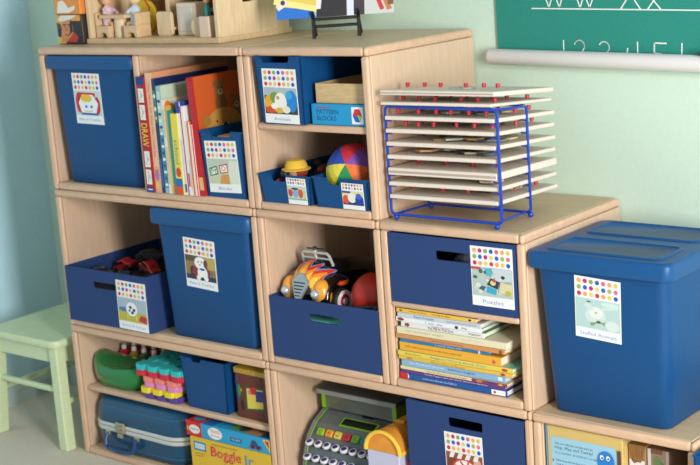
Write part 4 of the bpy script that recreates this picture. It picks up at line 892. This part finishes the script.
# brown box
t = thing('brown_toy_box', 'brown painted box with a yellow picture beside the blue bin', 'box', (.620, .036, .189), -.03)
mb = MB(); mb.loft([rrect(.112, .10, .006, 0, 0, .05), rrect(.114, .10, .006, .115, 0, .05)]); mb.build('box_body', mat((104, 50, 36), .6, .08, 60), t, smooth=True)
mb = MB(); mb.loft([rrect(.117, .104, .007, .1145, 0, .05), rrect(.118, .104, .007, .126, 0, .05), rrect(.112, .098, .006, .128, 0, .05)]); mb.build('box_rim', mat((186, 150, 50), .6, .15, 120, .3), t, smooth=True)
art(t, 'front_print', Pl((-.057, 0, 0), (1,0,0), (0,0,1)), .114, .115, [('p',[(.30,.19),(.86,.25),(.88,.74),(.32,.72)],(38,92,56)),('p',[(.35,.23),(.82,.29),(.84,.70),(.36,.68)],(224,202,80)),('p',[(.46,.56),(.66,.58),(.66,.74),(.46,.72)],(190,40,45)),('p',[(.62,.42),(.86,.44),(.87,.68),(.63,.66)],(60,50,130)),('e',.44,.6,.05,.05,(210,120,150)),
    ('l',[(.06,.80),(.10,.55),(.12,.40)],.006,(40,70,140)),('e',.14,.6,.05,.14,(50,140,70)),('e',.2,.62,.03,.04,(220,120,40)),('e',.2,.28,.04,.12,(30,26,26)),('l',[(.82,.98),(.84,.80)],.003,(60,30,24)),('l',[(.12,.96),(.1,.82)],.003,(70,90,140))])

# ------------------------------------------------------------------ suitcase
t = thing('suitcase', 'vintage teal blue train case with chrome band and latch', 'suitcase', (.2045, .012, T), .0); t.scale = (1, 1, .955)
SC = mat((8, 72, 108), .30, .04, 220, .2, coat=.3)
def sect(w, d, r, zz): return rrect(w, d, r, zz, 0, .105, 8)
mb = MB(); mb.loft([sect(.322,.185,.05,0), sect(.345,.20,.055,.004), sect(.358,.207,.06,.016), sect(.362,.21,.06,.060)]); mb.build('lower_shell', SC, t, smooth=True, ang=80)
mb = MB(); mb.loft([sect(.362,.21,.06,.084), sect(.361,.209,.06,.106), sect(.352,.202,.058,.127), sect(.331,.184,.05,.145), sect(.295,.15,.04,.154), sect(.24,.10,.03,.1575)]); mb.build('lid_shell', SC, t, smooth=True, ang=80)
for (z0, z1, ex) in ((.0602,.0712,.0), (.0732,.0838,.0)):
    mb = MB(); mb.loft([sect(.364,.212,.061,z0), sect(.367,.215,.061,z0+.002), sect(.367,.215,.061,z1-.002), sect(.364,.212,.061,z1)]); mb.build('metal_band', mat((214,216,212), .38, metal=.35), t, smooth=True)
mb = MB(); mb.loft([sect(.360,.208,.059,.0711), sect(.360,.208,.059,.0733)]); mb.build('band_seam', BLACK, t)
for zz in (.020, .128):
    mb = MB(); pts = [(p[0], p[1], p[2]) for p in (sect(.3595,.2085,.06,zz) if zz < .1 else sect(.3505,.2005,.058,zz))]
    mb.tube(pts, .0012, 5, True); mb.build('stitch_line', mat((60,110,140), .6), t)
lt = mat((190,184,160), .3, metal=.9)
mb = MB(); mb.box((-.067,-.010,.062), (-.035,-.001,.094)); o = mb.build('latch', lt, t, bevel=.003, seg=2)
mb = MB(); mb.prism([(-.051+.008*math.cos(k*math.pi/6), .078+.008*math.sin(k*math.pi/6)) for k in range(12)], -.013, -.010, 'y'); mb.build('latch_button', lt, o, bevel=.001, seg=1)
mb = MB(); mb.box((-.062,-.012,.050), (-.040,-.003,.062)); mb.build('latch_hasp', lt, o, bevel=.002, seg=1)
for sx in (-.105, .008):
    mb = MB(); mb.box((sx-.009,-.007,.050), (sx+.009,.001,.062)); mb.build('handle_mount', lt, t, bevel=.002, seg=1)
mb = MB(); mb.tube([(-.103,-.006,.056),(-.105,-.014,.040),(-.103,-.017,.024),(-.094,-.018,.018),(-.048,-.018,.015),(-.004,-.018,.018),(.006,-.017,.024),(.008,-.014,.040),(.006,-.006,.056)], [.004,.005,.0055,.006,.006,.006,.0055,.005,.004], 8); mb.build('handle', mat((18,66,120), .4), t, smooth=True)
mb = MB(); mb.tube([(-.05,.05,.1575),(-.03,.05,.1600),(.05,.05,.1600),(.07,.05,.1575)], .0025, 6); mb.build('top_grip', mat((120,140,150), .3, metal=.6), t, smooth=True)

# ------------------------------------------------------------------ game boxes
t = thing('game_box', 'yellow word game box under the cyan and red box', 'box', (.562, .002, T))
mb = MB(); mb.box((-.139, 0, 0), (.136, .25, .105)); mb.build('carton', mat((222, 184, 52), .4), t, bevel=.001, seg=1)
art(t, 'front_print', Pl((-.139, 0, 0), (1,0,0), (0,0,1)), .275, .105, [('r',.045,.68,.20,.90,(40,130,190)),('r',.06,.72,.185,.86,(190,215,225)),('l',[(.06,.60),(.18,.60)],.0015,(150,120,40)),('l',[(.06,.54),(.15,.54)],.0015,(150,120,40)),
    ('t','Boggle',.262,.535,.375,.33,(170,20,45)),('t','Boggle',.27,.55,.36,.30,(222,60,90)),('t','Jr.',.665,.555,.155,.29,(20,110,160)),('t','Jr.',.67,.565,.145,.27,(40,150,205)),('r',.28,.91,.6,.93,(170,130,50)),('t','My First Word Game',.42,.40,.34,.09,(50,90,150)),
    ('e',.93,.3,.045,.28,(60,40,35)),('e',.93,.34,.03,.12,(225,170,130)),('r',.87,.0,.99,.15,(190,60,60))])
t = thing('game_box', 'cyan and red train game box lying on the yellow box', 'box', (.560, .004, T+.1055), -.006)
mb = MB(); mb.box((-.150, 0, 0), (-.096, .24, .038)); mb.build('carton_end', mat((206, 40, 46), .4), t, bevel=.001, seg=1)
mb = MB(); mb.box((-.096, 0, 0), (.139, .24, .038)); mb.build('carton', mat((40, 158, 205), .4), t, bevel=.001, seg=1)
art(t, 'front_print', Pl((-.150, 0, 0), (1,0,0), (0,0,1)), .289, .038, [('e',.105,.5,.068,.30,(232,228,228)),('t','Playskool',.055,.40,.10,.2,(60,60,70)),('e',.02,.5,.008,.15,(235,200,60)),
    ('e',.355,.52,.088,.40,(240,236,236)),('t','TRAINS',.295,.55,.12,.22,(205,60,60)),('t','and friends',.30,.30,.11,.15,(205,60,60)),('r',.54,.32,.67,.56,(30,90,140)),('t','TIN GAME',.555,.38,.10,.12,(220,235,240)),
    ('r',.76,.16,.90,.28,(160,60,50)),('p',[(.77,.28),(.79,.7),(.83,.75),(.86,.45),(.9,.42),(.9,.28)],(50,70,120)),('e',.80,.24,.015,.1,(30,30,40)),('e',.86,.24,.015,.1,(30,30,40)),('p',[(.92,.95),(1,.95),(1,.1)],(240,200,50)),('p',[(.94,.88),(.99,.88),(.99,.35)],(206,50,40))])
art(t, 'top_print', Pl((-.150, 0, .038), (1,0,0), (0,1,0)), .289, .24, [('r',.2,.0,.33,.35,(30,100,170)),('p',[(.5,.05),(.75,.02),(.8,.5),(.5,.5)],(90,150,80)),('p',[(.7,.02),(.86,.02),(.9,.5),(.7,.5)],(170,120,80)),('e',.64,.12,.06,.08,(60,60,60)),('e',.10,.1,.06,.05,(60,160,205)),('p',[(.86,.02),(1,.02),(1,.6),(.9,.6)],(40,60,90))])

# ------------------------------------------------------------------ toy cash register
t = thing('toy_cash_register', 'grey toy cash register with lime trim and round keys', 'toy register', (.772, .030, T), 0); t.scale = (1, 1, .95)
GR = mat((98, 106, 106), .4, .04, 200); LIME = mat((124, 176, 30), .4); DG = mat((70, 76, 78), .45)
RW = .226
prof = [(.03,0),(.012,.02),(.006,.075),(.014,.115),(.030,.155),(.058,.186),(.096,.206),(.135,.214),(.19,.214),(.20,.19),(.20,0)]
mb = MB(); mb.prism(prof, 0, RW, 'x'); mb.build('body', GR, t, bevel=.003, seg=2)
for x in (-.003, RW-.004):
    mb = MB(); pr = [(a-.004 if i < 8 else a, b+(.003 if 3 < i < 9 else 0)) for i, (a, b) in enumerate(prof)]; mb.prism(pr, x, x+.007, 'x'); mb.build('side_cheek', mat((112,120,118), .4), t, bevel=.001, seg=1)
mb = MB(); mb.tube([(.009, a-.0046, b+.002) for a, b in prof[1:8]], .0014, 5); mb.build('lime_piping', LIME, t)
# canopy with clear screen
for x in (0, RW-.012):
    mb = MB(); mb.box((x, .088, .2145), (x+.012, .16, .252)); mb.build('canopy_post', LIME, t)
mb = MB(); mb.hexa([(-.006,.080,.252),(RW+.006,.080,.252),(RW+.006,.20,.258),(-.006,.20,.258)], [(-.006,.080,.266),(RW+.006,.080,.266),(RW+.006,.20,.272),(-.006,.20,.272)]); mb.build('canopy', mat((82,86,86), .5), t, bevel=.002, seg=1)
mb = MB(); mb.box((-.0065, .0785, .2535), (RW+.0065, .0802, .2645)); mb.build('canopy_trim', mat((140,144,142), .4), t)
mb = MB(); mb.box((.012, .168, .2145), (RW-.012, .172, .254)); mb.build('canopy_back', mat((84,120,60), .5), t)
gl = mat((200,215,205), .08, trans=.92); mb = MB(); mb.box((.012, .089, .2145), (RW-.012, .0905, .252)); mb.build('clear_screen', gl, t)
def rp(f):   # point on the sloping keyboard: f metres along the profile from the front lip
    pts = prof[2:9]; 
    for (a, b), (c, d) in zip(pts, pts[1:]):
        L = math.hypot(c-a, d-b)
        if f <= L: return a+(c-a)*f/L, b+(d-b)*f/L, math.atan2(d-b, c-a)
        f -= L
    return pts[-1][0], pts[-1][1], 0
def onslope(mb, x, f, lift=0):
    y, zz, a = rp(f); return mb.xf(Matrix.Translation((x, y, zz)) @ Matrix.Rotation(a, 4, 'X') @ Matrix.Translation((0, 0, lift)))
mb = MB(); mb.box((-.054,-.014,0), (.054,.014,.004)); onslope(mb, .128, .140).build('display_frame', LIME, t, bevel=.001, seg=1)
mb = MB(); mb.box((-.048,-.010,.004), (.048,.010,.0046)); onslope(mb, .128, .140).build('display', mat((26,28,30), .15), t)
mb = MB(); mb.box((-.016,-.006,0), (.016,.006,.002)); onslope(mb, .135, .170).build('card_slot', mat((36,38,40), .5), t)
for i, (c, s) in enumerate((((140,180,40),'C'),((230,150,40),'+'),((222,200,80),'-'),((205,40,55),'x'),((110,170,40),'='),((20,130,140),'.'))):
    mb = MB(); mb.loft([rrect(.021,.019,.004,0), rrect(.021,.019,.004,.006), rrect(.018,.016,.003,.008)]); o = onslope(mb, .034+.0265*i, .102).build('square_key', mat(c, .35), t, smooth=True)
    y, zz, a = rp(.102); m3 = Matrix.Rotation(a, 3, 'X'); art(o, 'key_sign', Pl(Vector((.034+.0265*i-.006, 0, 0))+Vector((0, y, zz))+m3 @ Vector((0,-.006,.008)), (1,0,0), m3 @ Vector((0,1,0))), .012, .012, [('t', s, .2, .2, .6, .6 if s not in '-.' else .15, (40,44,40))])
for r in range(3):
    for i in range(8):
        mb = MB(); x = .020+.0265*i; f = .068-.036*r; y, zz, a = rp(f); yo = y-.012; zo = zz+.010
        mb.tube([(x, y+.002, zz-.003), (x, yo+.003, zo-.004)], [.006,.0045], 8); st = mb.build('key_stem', DG, t, smooth=True)
        mb = MB(); mb.lathe([(.0095,-.003),(.0105,-.001),(.0105,.003),(.009,.005),(.007,.0046)], 16); mb.xf(Matrix.Translation((x, yo, zo)) @ Matrix.Rotation(R(20), 4, 'X')); o = mb.build('round_key', mat((226,226,230), .35), t, smooth=True)
        mb = MB(); mb.lathe([(.0068,.0047),(.0066,.0056)], 14); mb.xf(Matrix.Translation((x, yo, zo)) @ Matrix.Rotation(R(20), 4, 'X')); mb.build('key_cap', mat((60,44,120), .35), o)

# ------------------------------------------------------------------ toy house with arched roof
t = thing('toy_mailbox', 'lavender toy box house with arched orange roof', 'toy', (1.0545, -.012, T))
hw = .0480; zb = .184
mb = MB(); mb.box((-hw+.003, .004, 0), (hw-.003, .13, zb)); mb.build('walls', mat((196, 196, 222), .45), t, bevel=.002, seg=1)
arcp = [(hw*math.cos(math.pi*k/14), zb+.001+hw*.98*math.sin(math.pi*k/14)) for k in range(15)]
mb = MB(); mb.prism(arcp, .006, .13, 'y'); mb.build('roof', mat((224, 148, 52), .5, .08, 40, .1), t, smooth=True, ang=60)
for k in range(1, 5):
    mb = MB(); mb.tube([(a*1.003, .006+.025*k, b+.0004) for a, b in arcp], .0011, 5); mb.build('roof_rib', mat((206,128,40), .5), t)
mb = MB(); mb.tube([(a*1.0, .004, b) for a, b in arcp]+[], .0048, 8); mb.build('arch_trim', mat((244, 196, 70), .4), t, smooth=True)
mb = MB(); mb.box((hw-.006, .004, zb-.002), (hw+.003, .13, zb+.007)); mb.build('eave', mat((244,196,70), .4), t, bevel=.002, seg=1)
mb = MB(); mb.ball((-hw-.001, .006, zb+.006), .006, n=10, m=8); mb.build('hinge_knob', mat((224,140,50), .4), t, smooth=True)
mb = MB(); mb.box((-.012, .07, zb+hw-.002), (.012, .115, zb+hw+.006)); mb.build('ridge_block', mat((236,170,60), .4), t, bevel=.002, seg=1)
mb = MB(); mb.box((hw-.004, .03, .12), (hw+.004, .07, .165)); mb.build('side_door', mat((205,40,50), .4), t, bevel=.002, seg=1)
t = thing('red_toy_block', 'red plastic toy wedge behind the arched roof toy', 'toy', (1.068, .145, T))
mb = MB(); mb.prism([(-.03,0),(.03,0),(.03,.255),(.005,.255),(-.03,.19)], 0, .05, 'y'); mb.build('wedge_body', mat((196,36,44), .4), t, bevel=.003, seg=2)

# ------------------------------------------------------------------ boxes and books in the lowest right unit
def upright_box(name, label, cat, x0, x1, y0, dp, h, c, prints, side=None):
    t = thing(name, label, cat, ((x0+x1)/2, y0, T)); w = (x1-x0)/2
    mb = MB(); mb.box((-w, 0, 0), (w, dp, h)); mb.build('body', mat(c, .5), t, bevel=.0012, seg=1)
    art(t, 'front_print', Pl((-w, 0, 0), (1,0,0), (0,0,1)), 2*w, h, prints); return t
pr = [('r',.0,.0,.03,1,(90,150,180)),('p',[(.07,0),(.94,0),(.94,.88),(.90,.93),(.07,.93)],(150,196,218)),('t','Help your child learn and play every day',.12,.875,.5,.022,(40,50,80)),('t','Hop, Play and Twirly!',.12,.845,.5,.026,(25,35,70)),('t','to a number of children\'s songs',.12,.815,.55,.02,(60,80,110))]
for k in range(9):
    pr += [('e',.09,.77-.07*k,.012,.008,(200,60,90)),('t','follow along with the story cards in the box',.13,.765-.07*k,.6 if k % 2 else .52,.018,(80,105,135)),('t','sing it again together',.13,.740-.07*k,.35,.016,(80,105,135))]
pr += [('e',.79,.83,.11,.070,(30,120,200)),('e',.74,.855,.024,.016,(240,240,240)),('e',.82,.855,.024,.016,(240,240,240)),('e',.745,.852,.011,.008,(20,20,30)),('e',.822,.852,.011,.008,(20,20,30)),('l',[(.73,.80),(.79,.785),(.85,.805)],.0015,(20,50,110)),('r',.955,.55,1,.70,(120,170,205)),('r',.94,.80,.985,.92,(90,60,40))]
upright_box('song_game_box', 'tan boxed song game with a pale blue text panel', 'box', 1.4665, 1.640, .012, .20, .318, (206,178,110), pr)
br = [('r',.06,0,.95,.90,(216,214,214)),('e',.55,.72,.18,.10,(180,60,50)),('e',.55,.82,.11,.035,(150,100,60))]
for k in range(7): br.append(('l',[(.02+k*.155,.995),(.5+(k-3)*.07,.89)],.003,(130+10*(k % 3),95,50)))
br += [('l',[(.2,.90),(.35,.88),(.5,.89)],.002,(60,40,30))]
upright_box('picture_book', 'upright book with straw bundle and red bird on its front', 'book', 1.6425, 1.6795, .030, .20, .303, (150,112,66), br)
upright_box('picture_book', 'upright brown book with a green tree on its front', 'book', 1.6820, 1.7270, .034, .20, .300, (128,100,84), [('r',.0,0,.16,1,(196,190,190)),('r',.16,0,1,1,(140,112,96)),('e',.55,.86,.30,.07,(86,104,62)),('e',.45,.92,.2,.04,(96,116,70)),('l',[(.55,.8),(.57,.3)],.006,(80,56,40)),('r',.16,.97,.7,1,(110,70,50)),('r',.86,0,1,1,(170,150,140))])
